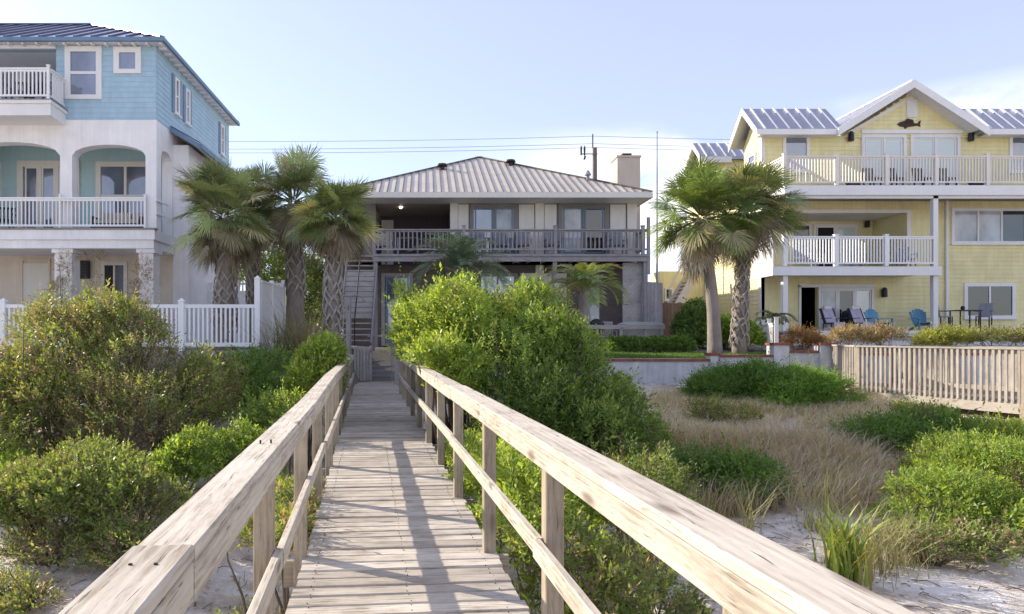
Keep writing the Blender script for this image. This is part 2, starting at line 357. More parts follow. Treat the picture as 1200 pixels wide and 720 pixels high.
def hip_roof(mb,rb,x0,x1,y0,y1,z,pitch,sp=.45,th=.14,rw=.035,rh=.045):
    rx=(x1-x0)/2; ry=(y1-y0)/2; run=min(rx,ry); rise=run*math.tan(pitch); cx,cy=(x0+x1)/2,(y0+y1)/2
    a=(x0,y0,z);b=(x1,y0,z);c=(x1,y1,z);d=(x0,y1,z)
    e=(x0+run,cy,z+rise) if rx>=ry else (cx,y0+run,z+rise); f=(x1-run,cy,z+rise) if rx>=ry else (cx,y1-run,z+rise)
    e0=[(p[0],p[1],p[2]-th) for p in (a,b,c,d)]
    if rx>=ry: fs=[(0,1,5,4),(1,2,5),(2,3,4,5),(3,0,4)]
    else: fs=[(0,1,4),(1,2,5,4),(2,3,5),(3,0,4,5)]
    mb.add([a,b,c,d,e,f]+e0,fs+[(6,7,1,0),(7,8,2,1),(8,9,3,2),(9,6,0,3),(9,8,7,6)])
    n=int((x1-x0)/sp)
    for i in range(n+1):
        x=x0+(x1-x0-n*sp)/2+i*sp; t=min(1,(x-x0)/run,(x1-x)/run, ry/run)
        if t>.03:
            for (ys,s) in ((y0,1),(y1,-1)): rb.beam((x,ys-s*.01,z+rh*.35),(x,ys+s*run*t,z+rise*t+rh*.35),rw,rh)
    n=int((y1-y0)/sp)
    for i in range(n+1):
        y=y0+(y1-y0-n*sp)/2+i*sp; t=min(1,(y-y0)/run,(y1-y)/run, rx/run)
        if t>.03:
            for (xs,s) in ((x0,1),(x1,-1)): rb.beam((xs-s*.01,y,z+rh*.35),(xs+s*run*t,y,z+rise*t+rh*.35),rw,rh)
    for (p,q) in ((a,e),(d,e if rx>=ry else f),(b,f if rx>=ry else e),(c,f),(e,f)):
        if (Vector(p)-Vector(q)).length>.1: rb.beam(Vector(p)+Vector((0,0,.03)),Vector(q)+Vector((0,0,.03)),.16,.05)
    return e,f
def laps(mb,T,a0,a1,z0,z1,row=.19,holes=(),base=0.0,edge=None,pr=.022):
    """lapped boards: one thin wedge per row, cut round the openings; edge(z) gives the clipped span for gables"""
    k=math.ceil((z0-base)/row-1e-6); zs=[z0]+[base+row*i for i in range(k,int((z1-base)/row)+1)]+[z1]
    for zl,zh in zip(zs,zs[1:]):
        if zh-zl<.02: continue
        b0,b1=(a0,a1) if not edge else edge((zl+zh)/2)
        if b1-b0<.1: continue
        spans=[(b0,b1)]
        for h in holes:
            if h[2]<zh-.01 and h[3]>zl+.01:
                ns=[]
                for u,v in spans:
                    if h[1]<=u or h[0]>=v: ns.append((u,v)); continue
                    if h[0]>u: ns.append((u,h[0]))
                    if h[1]<v: ns.append((h[1],v))
                spans=ns
        for u,v in spans:
            mb.add([T(u,zl,.001),T(v,zl,.001),T(v,zh,.001),T(u,zh,.001),T(u,zl,pr),T(v,zl,pr),T(v,zh-.001,.004),T(u,zh-.001,.004)],[(3,2,1,0),(4,5,6,7),(0,1,5,4),(1,2,6,5),(2,3,7,6),(3,0,4,7)])
# ================================================================== BLUE HOUSE
def blue_house():
    h=thing('blue_house','tall blue shingled beach house with white stucco arches, balconies and dark metal roof','house',(-14,21,1.1))
    D=21.0; xr=X(183,D); xl=-21.0; yb=28.7; zt=10.55; zb=Z(141,D); zf=Z(270,20.7); G=1.1
    S=face_map('S',D); E=face_map('E',xr)
    xo=X(66,D); zr0=Z(130,D)
    m=MB(); wall_holes(m,S,xl,xr,zb,zt,[(xl+.6,xo,zr0,Z(58.5,D))],.2)
    m.box((xr-.2,D+.2,zb),(xr,yb,zt)); m.box((xl,yb-.2,zb),(xr-.2,yb,zt)); m.box((xl,D+.2,zb),(xl+.2,yb-.2,zt))
    obj('wall',m,M['blue'],h)
    m=MB(); laps(m,S,xl,xr,zb,zt,.16,[(xl+.5,xo+.003,zr0-.5,zt)],1.1,pr=.012); obj('siding',m,M['blue'],h); m=MB(); laps(m,E,D,yb,zb,zt,.16,(),1.1,pr=.014); obj('siding',m,M['blue'],h)
    m=MB(); m.box((xl+.2,D+1.9,zr0),(xo+.3,D+2.05,zt)); m.box((xo,D+.2,zr0),(xo+.12,D+1.9,zt)); obj('recessed_wall',m,M['teal'],h)
    m=MB(); m.box((xl+.2,D+.2,Z(58.5,D)),(xo,D+1.9,Z(58.5,D)+.1)); m.box((xl+.2,D+.02,zr0-.14),(xr-.2,yb-.2,zr0-.02)); obj('balcony_ceiling',m,M['white'],h)
    m=MB(); m.box((xl,D-.09,Z(58.5,D)),(xo,D-.003,zt-.03)); obj('fascia_board',m,M['white'],h)
    T=face_map('S',D+1.9)
    for (p0,p1) in ((-64,-8),(-1,24),(26,61)): window(h,T,X(p0,D+1.9),X(p1,D+1.9),zr0+.03,Z(67,D+1.9),'white','glass',.13,0,0,'french_door',sill=False)
    window(h,S,X(77,D),X(120,D),Z(117,D),Z(55,D),'white','glass',.17,0,1,sill=False); window(h,S,X(134,D),X(166,D),Z(87,D),Z(56,D),'white','glass',.17,sill=False)
    for (p0,p1,zlo,zhi) in ((201,211,8.95,10.15),(214,223,8.95,10.15),(256,263,8.95,10.15)):
        y0=-xr*F/(PPX-p0); y1=-xr*F/(PPX-p1); w_=window(h,E,y0+.18,y1-.18,zlo,zhi,'white','glass',.09,0,1)
        for (s0,s1) in ((y0-.02,y0+.165),(y1-.165,y1+.02)):
            b=MB(); mbox(b,E,s0,s1,zlo-.02,zhi+.02,-.01,.045); obj('shutter',b,M['bluetrim'],h)
    # roof
    m=MB(); rb=MB(); hip_roof(m,rb,xl-.3,xr+.3,D-.3,yb+.3,zt+.1,R(28.5),.53,.12,.07,.07)
    r=obj('roof',m,M['blueroof'],h); obj('roof_seams',rb,M['seamdark'],r)
    for i in range(38): x=xr+.2-i*.42; rt=MB(); rt.box((x,D-.27,zt-.09),(x+.06,D-.03,zt-.023)); obj('rafter_tail',rt,M['white'],h)
    for i in range(19): y=D+.1+i*.42; rt=MB(); rt.box((xr+.03,y,zt-.09),(xr+.27,y+.06,zt-.023)); obj('rafter_tail',rt,M['white'],h)
    g=MB(); g.box((xr+.302,D-.3,zt-.03),(xr+.39,yb+.3,zt+.09)); g.box((xl,D-.39,zt-.03),(xr+.39,D-.302,zt+.09)); obj('gutter',g,M['bluetrim'],h)
    # third floor balcony
    bx=X(56,20.0); b=MB(); b.prism([(xl,19.95,zr0-.02),(bx+.12,19.95,zr0-.02),(xo+.35,D-.003,zr0-.02),(xl,D-.003,zr0-.02)],(0,0,-.10))
    b.prism([(xl,20.0,zr0-.122),(bx+.08,20.0,zr0-.122),(xo+.3,D-.003,zr0-.122),(xl,D-.003,zr0-.122)],(0,0,-.34)); obj('upper_balcony',b,M['white'],h)
    b=MB(); b.prism([(xl,19.93,zr0-.018),(bx+.14,19.93,zr0-.018),(xo+.37,D-.004,zr0-.018),(xl,D-.004,zr0-.018)],(0,0,.02)); obj('balcony_edge',b,M['brown'],h)
    railing(h,(xl,20.03),(bx,20.03),zr0+.005,.93,'vinyl',.115,.04,(.2,.6,1.0),.07)
    railing(h,(bx+.03,20.1),(xo+.28,20.95),zr0+.005,.93,'vinyl',.115,.04)
    # white arcade storey
    th=.35; aw=MB(); zi=zb-.003; zsp=Z(183,D)
    cols=[(xl,X(-45,D)),(X(71,D),X(85,D)),(X(171,D),xr+.02)]
    for c0,c1 in cols: mbox(aw,S,c0,c1,zf,zi,-th,.03)
    S3=face_map('S',D-.03)
    arch_fill(aw,S3,X(-45,D),X(71,D),zsp,Z(167,D),zi,th+.03); arch_fill(aw,S3,X(85,D),X(171,D),zsp,Z(170,D),zi,th+.03)
    E3=face_map('E',xr+.02); arch_fill(aw,E3,D+.35,D+1.25,Z(183,D+.5),Z(176,D+.5),zi,.3,12)
    aw.box((xr-.3,D+1.25,zf),(xr+.02,D+1.75,zi)); obj('arcade',aw,M['stucco'],h)
    m=MB(); m.box((xl+.2,D+2.0,zf),(xr-.32,D+2.15,zb)); m.box((xl+.2,D+.33,zi-.14),(xr-.32,D+2.0,zi-.02)); 
    obj('loggia_wall',m,M['teal'],h)
    T=face_map('S',D+2.0)
    window(h,T,X(-60,23),X(1,23),zf+.03,Z(190,23),'ltrim','glass',.15,1,0,'french_door',sill=False)
    window(h,T,X(21,23),X(94,23),zf+.03,Z(189,23),'ltrim','glass',.2,2,0,'french_door',sill=False,pfr='ltrim')
    window(h,T,X(113,23),X(182,23),zf+.35,Z(190,23),'ltrim','glass',.17,1,1)
    sl_=MB(); sl_.box((xl,D-.42,Z(281,20.6)),(xr+.12,yb-.5,zf)); sl_.box((xl,D-.36,Z(291,20.6)),(xr+.07,yb-.5,Z(281,20.6)-.003)); obj('balcony_slab',sl_,M['stucco'],h)
    e=MB(); e.box((xl,D-.46,zf+.003),(xr+.16,D-.25,zf+.05)); obj('balcony_edge',e,M['brown'],h)
    railing(h,(xl,D-.12),(X(170,D-.12),D-.12),zf+.05,.98,'vinyl',.118,.03,(.19,.385,.58,.79,1.0),.06)
    sr=MB()
    for k,z0 in enumerate((.55,.95)): sr.beam((xr+.03,D-.1,zf+z0),(xr+.06,D+.9,zf+z0+.02),.05,.05)
    obj('side_rail',sr,M['vinyl'],h)
    # side bump-out with lean-to roof
    bo=MB(); bo.box((xr+.021,22.35,G),(X(221,22.35),27.2,7.85)); obj('side_wing',bo,M['stucco'],h)
    lr=MB(); x2=X(221,22.35)+.45; y0,y1=22.05,27.5
    lr.prism([(xr+.003,y0,8.38),(x2,y0,7.84),(x2,y0,7.70),(xr+.003,y0,8.24)],(0,y1-y0,0)); lo=obj('side_roof',lr,M['blueroof'],h)
    ls=MB()
    for i in range(12): ls.beam((xr+.02,y0+.1+i*.46,8.40),(x2,y0+.1+i*.46,7.86),.05,.05)
    obj('roof_seams',ls,M['seamdark'],lo)
    t=MB(); t.box((x2+.002,y0,7.66),(x2+.09,y1,7.82)); t.prism([(xr+.05,y0-.05,8.36),(x2,y0-.05,7.82),(x2,y0-.05,7.66),(xr+.05,y0-.05,8.20)],(0,.046,0)); obj('roof_trim',t,M['bluetrim'],h)
    # ground storey
    gw=MB(); wall_holes(gw,face_map('S',D+1.6),xl,xr-.01,G,Z(291,20.6),[],.2); gw.box((xr-.2,D+1.8,G),(xr-.002,yb-.2,Z(291,20.6)-.004)); gw.box((xr-.2,D+.0,G+.0),(xr-.21,D+.01,G+.01)); gw.box((xl,yb-.45,G),(xr-.2,yb-.2,zb)); gw.box((xl,D+2.4,G),(xl+.2,yb-.46,zb)); gw.box((xr-.2,D+1.76,Z(291,20.6)),(xr-.003,yb-.2,zb-.004))
    obj('ground_wall',gw,M['beige'],h)
    for (p0,p1) in ((-40,-20),(67,87),(165,182)):
        c=MB(); c.box((X(p0,20.9),20.75,G),(X(p1,20.9),21.25,Z(297,20.8))); c.box((X(p0,20.9)-.06,20.69,Z(297,20.8)+.003),(X(p1,20.9)+.06,21.31,Z(291,20.6)-.003)); obj('column',c,M['stucco'],h)
    T=face_map('S',D+1.6)
    d=MB(); mbox(d,T,X(28,22.6),X(57,22.6),G+.02,Z(309,22.6),0.003,.05); do=obj('door',d,M['cream'],h)
    k=MB(); k.tube([T(X(54,22.6),2.1,.05),T(X(54,22.6),2.1,.1)],.035); obj('handle',k,M['bronze'],do)
    q=MB()
    for (a0,a1,z0,z1) in ((25.5,27.8,0,1),(57.2,59.5,0,1)): mbox(q,T,X(a0,22.6),X(a1,22.6),G,Z(306,22.6),.002,.07)
    mbox(q,T,X(25.5,22.6),X(59.5,22.6),Z(306,22.6)+.003,Z(303.5,22.6),.002,.07); obj('door_frame',q,M['beige'],h)
    v=MB(); a0,a1,z0,z1=X(91,22.6),X(106,22.6),Z(327,22.6),Z(306,22.6); mbox(v,T,a0,a1,z0,z1,.003,.16)
    for i in range(6): mbox(v,T,a0+.03,a1-.03,z0+.05+i*.09,z0+.09+i*.09,.163,.19)
    obj('vent',v,M['black'],h)
    window(h,T,X(119,22.6),X(150,22.6),1.7,Z(307,22.6),'ltrim','glass',.12,1,0,panes=['glassdark','glass'])
    cb=MB(); mbox(cb,T,X(88,22.6),X(165,22.6),Z(301,22.6),Z(296,22.6),.003,.1); obj('conduit_board',cb,M['cream'],h)
    return h
blue_house()

# ---- furniture
def simple_chair(name,label,cat,mat='black',slats=5,w=.56,hb=.92,arms=True,loc=(0,0,0),group=None):
    t=thing(name,label,cat,(0,0,0),group)
    s=MB(); s.box((-w/2,-.25,.40),(w/2,.25,.45)); obj('seat',s,M[mat],t)
    b=MB(); b.beam((-w/2+.03,.24,.45),(-w/2+.03,.33,hb),.05,.05); b.beam((w/2-.03,.24,.45),(w/2-.03,.33,hb),.05,.05); b.beam((-w/2,.33,hb+.02),(w/2,.33,hb+.02),.05,.06)
    for i in range(slats): x=-w/2+.07+(w-.14)*(i+.5)/slats; b.beam((x,.245,.46),(x,.325,hb),(w-.14)/slats*.72,.02,up=(0,1,0))
    obj('backrest',b,M[mat],t)
    for sx in (-1,1):
        for sy in (-1,1): l=MB(); l.beam((sx*(w/2-.03),sy*.22,0),(sx*(w/2-.03),sy*.22,.398),.045,.045); obj('leg',l,M[mat],t)
        if arms: a=MB(); a.beam((sx*(w/2+.01),-.27,.64),(sx*(w/2+.01),.28,.64),.06,.035); a.beam((sx*(w/2+.01),-.22,.45),(sx*(w/2+.01),-.22,.622),.04,.04); obj('armrest',a,M[mat],t)
    t.location=loc; return t
zf2=Z(270,20.7)+.003
# daybed on the blue balcony
t=thing('outdoor_sofa','dark wicker daybed with beige cushions behind white railing on blue house','sofa',(X(142,21.6),21.6,zf2))
m=MB(); cx,cy,cz=t.location; m.box((cx-.72,cy-.35,cz+.06),(cx+.72,cy+.35,cz+.30)); m.box((cx-.72,cy+.36,cz+.06),(cx+.72,cy+.44,cz+.62)); m.box((cx-.80,cy-.35,cz+.06),(cx-.722,cy+.44,cz+.52)); m.box((cx+.722,cy-.35,cz+.06),(cx+.80,cy+.44,cz+.52)); obj('frame',m,M['wicker'],t)
for sx in (-1,1):
    for sy in (-1,1): l=MB(); l.box((cx+sx*.72-.04,cy+sy*.3-.04,cz),(cx+sx*.72+.04,cy+sy*.3+.04,cz+.058)); obj('leg',l,M['wicker'],t)
m=MB(); m.box((cx-.70,cy-.36,cz+.303),(cx+.70,cy+.34,cz+.42)); obj('seat_cushion',m,M['cushion'],t)
for i in range(3): m=MB(); m.beam((cx-.46+i*.46,cy+.25,cz+.43),(cx-.46+i*.46,cy+.33,cz+.72),.42,.12,up=(0,1,0)); obj('pillow',m,M['cushion'],t)
z3=Z(130,21)+.003
bc=simple_chair('balcony_chair','black slatted armchair on top blue balcony, nearest the railing corner','chair','black',4,.6,.85,loc=(X(45,20.7),20.7,z3),group='black chairs on the top blue balcony')
repeat(bc,'black slatted armchair on top blue balcony, left of the corner chair',(X(22,20.75),20.75,z3),.2,'black chairs on the top blue balcony')
repeat(bc,'black slatted armchair on middle blue balcony at left picture edge',(X(2,21.5),21.5,zf2),.3)

# ================================================================== CENTRE HOUSE
def centre_house():
    h=thing('beach_house','low two storey house with tan standing seam hip roof and weathered wooden deck','house',(3,30,1.2))
    G=1.15; Df=28.2; S=face_map('S',Df); x0,x1=X(402,Df),X(746,Df); zd=Z(298,27); ze=Z(231,26.9); yb=39.0
    px=lambda p:X(p,Df)
    m=MB(); wall_holes(m,S,x0,x1,zd-.02,ze+.05,[(px(440),px(527),zd-.01,Z(236,Df))],.2)
    m.box((x1-.2,Df+.2,G),(x1,yb,ze+.05)); m.box((x0,Df+.2,G),(x0+.2,yb,ze+.05)); m.box((x0+.2,yb-.2,G),(x1-.2,yb,ze+.05)); obj('wall',m,M['brown'],h)
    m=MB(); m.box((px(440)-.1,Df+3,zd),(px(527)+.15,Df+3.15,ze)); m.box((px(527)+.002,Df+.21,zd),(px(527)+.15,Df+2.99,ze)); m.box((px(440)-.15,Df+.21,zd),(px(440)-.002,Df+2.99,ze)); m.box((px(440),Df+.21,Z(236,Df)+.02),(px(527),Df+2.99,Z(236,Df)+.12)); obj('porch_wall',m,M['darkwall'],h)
    T=face_map('S',Df+3); d=MB(); mbox(d,T,X(447,Df+3),X(461,Df+3),zd+.02,zd+2.05,.003,.05); do=obj('door',d,M['cream'],h); k=MB(); k.tube([T(X(459.5,Df+3),zd+1,.05),T(X(459.5,Df+3),zd+1,.12)],.035); obj('handle',k,M['bronze'],do)
    l=MB(); c=Vector((X(470,Df+1),Df+.8,Z(236,Df)-.09)); l.tube([c+Vector((0,0,.10)),c+Vector((0,0,.05)),c-Vector((0,0,.02)),c-Vector((0,0,.06))],[.03,.06,.07,.03]); obj('porch_lamp',l,M['bulb'],h)
    def panel(p0,p1,za,zb_,mat='cream',name='wall_panel',d=.03):
        q=MB(); mbox(q,S,px(p0),px(p1),za,zb_,.003,d); return obj(name,q,M[mat],h)
    zt=Z(240,Df); zb=zd+.02
    panel(527.5,536.5,zb,Z(233,Df),'ltrim','pilaster',.09); panel(537,549,zb,zt); panel(608,626,zb,zt); panel(638,652,zb,zt); panel(715,733,zb,zt)
    panel(627,637,zb,Z(233,Df),'ltrim','pilaster',.09); panel(734.5,745.5,zb,Z(233,Df),'ltrim','pilaster',.09)
    window(h,S,px(550.5),px(607),zb,Z(239,Df),'brown','glass',.16,1,0,'sliding_door',sill=False,panes=['glass','curtain'],pfr='bluetrim')
    window(h,S,px(654),px(713),zb,Z(239,Df),'brown','glass',.16,1,0,'sliding_door',sill=False,panes=['curtain','glassdark'],pfr='bluetrim')
    # roof
    m=MB(); rb=MB(); hip_roof(m,rb,X(388,26.9),X(764,26.9),26.9,39.3,ze+.2,R(25.5),.305,.2,.024,.045); r=obj('roof',m,M['tanroof'],h); obj('roof_seams',rb,M['tanseam'],r)
    f=MB(); a,b=X(388,26.9),X(764,26.9); f.box((a-.02,26.86,ze-.03),(b+.02,26.897,ze+.17)); f.box((b+.003,26.9,ze-.03),(b+.04,39.3,ze+.17)); f.box((a-.04,26.9,ze-.03),(a-.003,39.3,ze+.17)); obj('fascia_board',f,M['ltrim'],h)
    sf=MB(); sf.box((a+.02,26.92,ze-.015),(b-.02,Df-.003,ze-.003+.0)); sf.box((x1+.003,Df,ze-.015),(b-.02,39.2,ze-.003)); obj('soffit',sf,M['cream'],h)
    for (p,y) in ((518,30.7),(598,31.5)):
        v=MB(); zz=ze+.2+(y-26.9)*math.tan(R(25.5)); v.tube([(X(p,y),y,zz-.1),(X(p,y),y,zz+.14)],.12); v.tube([(X(p,y),y,zz+.142),(X(p,y),y,zz+.24)],[.26,.22]); obj('roof_vent',v,M['bronze'],h)
    v=MB(); y=28.7; zz=ze+.2+(y-26.9)*math.tan(R(25.5)); v.tube([(X(689,y),y,zz-.1),(X(689,y),y,zz+.22)],.07); v.tube([(X(689,y),y,zz+.222),(X(689,y),y,zz+.42)],[.15,.05]); obj('roof_vent',v,M['greyfab'],h)
    c=MB(); c.box((8.27,29.6,G),(9.26,30.6,9.35)); ch=obj('chimney',c,M['chim'],h)
    c=MB(); c.box((8.23,29.56,9.353),(9.30,30.64,9.43)); obj('chimney_crown',c,M['chim'],ch); c=MB(); c.box((8.55,29.8,9.432),(8.95,30.4,9.58)); obj('flue',c,M['bronze'],ch)
    # upper deck
    dk=MB(); xa,xb=X(438,27),X(758,27)
    n=14; w_=(Df-26.95)/n
    for i in range(n): dk.box((xa,26.95+i*w_,zd-.045),(xb,26.95+(i+1)*w_-.006,zd-.022))
    obj('deck_boards',dk,M['greywood'],h)
    bm=MB(); bm.box((xa-.02,26.90,zd-.30),(xb+.02,26.947,zd-.05)); bm.box((xa,27.0,zd-.30),(xa+.05,Df-.01,zd-.05)); bm.box((xb-.05,27.0,zd-.30),(xb,Df-.01,zd-.05)); bm.box((xa-.03,26.85,zd-.10),(xb+.03,26.897,zd-.01))
    for i in range(18): x=xa+.4+i*.58; bm.box((x,26.96,zd-.26),(x+.05,Df-.01,zd-.05))
    obj('deck_frame',bm,M['greywood'],h)
    railing(h,(xa,26.98),(xb,26.98),zd,.98,'greywood',.172,.05,(0,.33,.665,.985),.12,1.1,(.15,.045),.16)
    railing(h,(xb-.04,27.0),(xb-.04,Df-.05),zd,.98,'greywood',.172,.05,(.98,),.1,1.0,(.13,.045),.16)
    q=MB(); q.box((xb+.0,26.92,zd-.8),(xb+.11,27.03,zd+1.45)); obj('tall_post',q,M['greywood'],h)
    for p in (440,545,650,756): q=MB(); q.box((X(p,27.03)-.08,26.95,G),(X(p,27.03)+.08,27.12,zd-.302)); obj('deck_post',q,M['greywood'],h)
    # lower storey
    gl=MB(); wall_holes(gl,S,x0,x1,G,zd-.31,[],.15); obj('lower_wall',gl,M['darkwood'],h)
    zz=zd-.65
    window(h,S,px(447),px(484),G+.05,zz,'greywood','glass',.14,0,0,'sliding_door',sill=False,pfr='bluetrim')
    panel(610,627,G+.2,zz); panel(637,664,G+.2,zz); panel(627.5,636.5,G,zd-.32,'ltrim','pilaster',.09); panel(680,702,G+.1,zz-.2,'curtain','wall_panel')
    window(h,S,px(560),px(606),G+.9,zz,'brown','glass',.13,1,0)
    dp=MB(); X0,X1=X(731,27),X(755,27); zlo,zhi=G+.1,zd-.32
    W=X1-X0; H=zhi-zlo; n=24
    for i in range(n):                                   # diagonal tongue-and-groove boards, clipped to the panel
        c0=(i/n)*(W+H); c1=((i+.93)/n)*(W+H)
        def cl(c):
            pts=[]
            pts.append((0,c) if c<=H else (c-H,H)); pts.append((c,0) if c<=W else (W,c-W)); return pts
        (a_,b_),(d_,e_)=cl(c0),cl(c1)
        poly=[a_,b_,e_]+([(W,0)] if c0<W<c1 else [])+[d_] if False else None
        P=[cl(c0)[0],cl(c0)[1]]
        if c0<W<c1: P.append((W,0))
        P+= [cl(c1)[1],cl(c1)[0]]
        if c0<H<c1: P.append((0,H))
        P2=[(X1-u,27.14,zlo+v) for u,v in P]
        if len(P2)>=3: dp.prism(P2,(0,.03,0))
    obj('diagonal_panel',dp,M['palewood'],h)
    bk=MB(); bk.box((X0,27.175,zlo),(X1,27.2,zhi)); obj('panel_backing',bk,M['greywood'],h)
    # stairs up to the deck, left of it
    st=MB(); sx0,sx1=X(401,25.5),X(436,25.5); ns=17; y0,y1=24.6,27.6
    for i in range(ns):
        t=i/ns; y=y0+(y1-y0)*t; z=G+.1+(zd-G-.1)*(i+1)/ns
        st.box((sx0,y,z-.045),(sx1,y+.27,z))
        if 3<i<13: st.box((sx0,y+.2,z+.012),(sx1,y+.22,z+.15))
    obj('stair_treads',st,M['palewood'],h)
    ss=MB()
    for x in (sx0-.05,sx1+.05): ss.beam((x,y0-.05,G+.1),(x,y1+.1,zd-.05),.06,.3)
    obj('stringer',ss,M['greywood'],h)
    hr=MB(); hr.tube([((sx0+sx1)/2,y0,G+.1),((sx0+sx1)/2,y0,G+1.05),((sx0+sx1)/2,y1,zd+.95)],.025); hr.tube([((sx0+sx1)/2,y1,zd-.1),((sx0+sx1)/2,y1,zd+.95)],.025); obj('stair_handrail',hr,M['black'],h)
    ld=MB(); ld.box((sx0-.3,y1+.12,zd-.2),(xa-.003,Df-.02,zd-.04)); obj('landing',ld,M['greywood'],h)
    return h
centre_house()
zd=Z(298,27)
ch=simple_chair('deck_chair','dark slatted chair on wooden deck, leftmost of its row','chair','greyfab',6,.6,.95,loc=(X(560,27.6),27.6,zd),group='dark chairs along the wooden deck')
for p,l in ((588,'second from left, before the sliding door'),(613,'before the cream panel at middle'),(648,'beside the second pilaster'),(724,'rightmost of its row')):
    repeat(ch,'dark slatted chair on wooden deck, '+l,(X(p,27.6),27.6,zd),random.uniform(-.2,.2),'dark chairs along the wooden deck')
t=thing('porch_table','small grey wooden table on the shaded porch end of the deck','table',(X(478,27.7),27.7,zd))
cx,cy,cz=t.location; m=MB(); m.box((cx-.45,cy-.3,cz+.68),(cx+.45,cy+.3,cz+.72)); obj('tabletop',m,M['greywood'],t)
for sx in (-1,1):
    for sy in (-1,1): m=MB(); m.box((cx+sx*.4-.03,cy+sy*.25-.03,cz),(cx+sx*.4+.03,cy+sy*.25+.03,cz+.678)); obj('leg',m,M['greywood'],t)
ad=thing('folding_chair','grey folding chair with crossed legs at left end of the deck','chair',(X(447,27.7),27.7,zd)); cx,cy,cz=ad.location
m=MB(); m.box((cx-.25,cy-.2,cz+.42),(cx+.25,cy+.2,cz+.45)); obj('seat',m,M['palewood'],ad)
m=MB(); 
for i in range(4): m.box((cx-.25,cy+.26+i*.02,cz+.55+i*.11),(cx+.25,cy+.28+i*.02,cz+.63+i*.11))
obj('backrest',m,M['palewood'],ad)
for sx in (-1,1):
    m=MB(); m.beam((cx+sx*.27,cy-.25,cz),(cx+sx*.27,cy+.36,cz+1.0),.04,.04); obj('leg',m,M['palewood'],ad)
    m=MB(); m.beam((cx+sx*.23,cy+.25,cz),(cx+sx*.23,cy-.2,cz+.44),.04,.04); obj('leg',m,M['palewood'],ad)

# patio: rail bench, hot tub, grill, fences
t=thing('rail_fence','low grey wooden rail fence along the patio before the hot tub','fence',(6.5,24.5,1.15))
m=MB(); ya=24.5; m.box((X(640,ya),ya-.02,Z(386,ya)),(X(779,ya),ya+.12,Z(381,ya))); obj('rail',m,M['palewood'],t)
for p in (645,672,700,728,757,776): m=MB(); m.box((X(p,ya)-.05,ya,1.05),(X(p,ya)+.05,ya+.1,Z(386,ya)-.003)); obj('post',m,M['palewood'],t)
t=thing('hot_tub','pale square hot tub with closed cover beside diagonal panel','hot tub',(X(750,25.7),25.7,1.15)); cx,cy,cz=t.location
m=MB(); m.box((cx-.62,cy-.6,cz),(cx+.62,cy+.6,cz+.80)); obj('shell',m,M['palewood'],t)
m=MB(); m.prism([(cx-.68,cy-.66,cz+.803),(cx+.68,cy-.66,cz+.803),(cx+.68,cy-.66,cz+.9),(cx+.5,cy-.66,cz+.97),(cx-.5,cy-.66,cz+.97),(cx-.68,cy-.66,cz+.9)],(0,1.32,0)); obj('cover',m,M['tub'],t)
t=thing('barbecue_grill','black covered kettle grill on patio below wooden deck','grill',(X(699,25.8),25.8,1.15)); cx,cy,cz=t.location
m=MB(); m.tube([(cx,cy,cz+.55),(cx,cy,cz+.62),(cx,cy,cz+.75),(cx,cy,cz+.80)],[.1,.24,.31,.31],14); obj('bowl',m,M['black'],t,True)
m=MB(); m.tube([(cx,cy,cz+.803),(cx,cy,cz+.95),(cx,cy,cz+1.05),(cx,cy,cz+1.1)],[.31,.27,.17,.05],14); lo=obj('lid',m,M['black'],t,True); m=MB(); m.tube([(cx-.06,cy,cz+1.1),(cx-.06,cy,cz+1.16),(cx+.06,cy,cz+1.16),(cx+.06,cy,cz+1.1)],.015,6); obj('handle',m,M['white'],lo)
for a in range(3): m=MB(); m.beam((cx+.28*math.cos(a*2.1),cy+.28*math.sin(a*2.1),cz),(cx+.12*math.cos(a*2.1),cy+.12*math.sin(a*2.1),cz+.58),.03,.03); obj('leg',m,M['black'],t)
for (p,l) in ((677,'left of the grill'),(712,'right of the grill')):
    simple_chair('patio_chair','pale slatted patio chair standing '+l,'chair','palewood',5,.55,.95,loc=(X(p,25.6),25.6,1.15),group='patio chairs by the grill')
def board_fence(name,label,p0,p1,z0,z1,mat,bw=.14,th=.03,sag=.02,rails=2):
    t=thing(name,label,'fence',(p0[0],p0[1],z0)); p0=Vector((*p0,0)); p1=Vector((*p1,0)); L=(p1-p0).length; d=(p1-p0)/L; n=int(L/bw); m=MB()
    for i in range(n):
        q=p0+d*(bw*(i+.5)); m.beam(q+Vector((0,0,z0+.04)),q+Vector((0,0,z1+random.uniform(-sag,sag))),bw*.94,th,up=(-d.y,d.x,0))
    obj('boards',m,M[mat],t); nr=Vector((-d.y,d.x,0))*(th/2+.03)
    for k in range(rails): m=MB(); z=z0+.25+(z1-z0-.5)*k/max(1,rails-1); m.beam(p0+nr+Vector((0,0,z)),p1+nr+Vector((0,0,z)),.05,.09); obj('rail',m,M[mat],t)
    k=max(2,int(L/2)+1)
    for i in range(k): q=p0+d*(L*i/(k-1))+nr*2.6; m=MB(); m.beam(q+Vector((0,0,z0-.1)),q+Vector((0,0,z1-.02)),.09,.09,up=(d.x,d.y,0)); obj('post',m,M[mat],t)
    return t
board_fence('privacy_fence','weathered purple grey board fence at right end of centre house',(X(754,26.9),26.9),(X(776,26.9),26.9),1.15,Z(331,26.9),'greywood')
board_fence('privacy_fence','low red brown board fence in gap before the yellow house stair',(X(774,27.6),27.6),(X(808,27.6),27.6),1.15,Z(355,27.6),'brownwood')

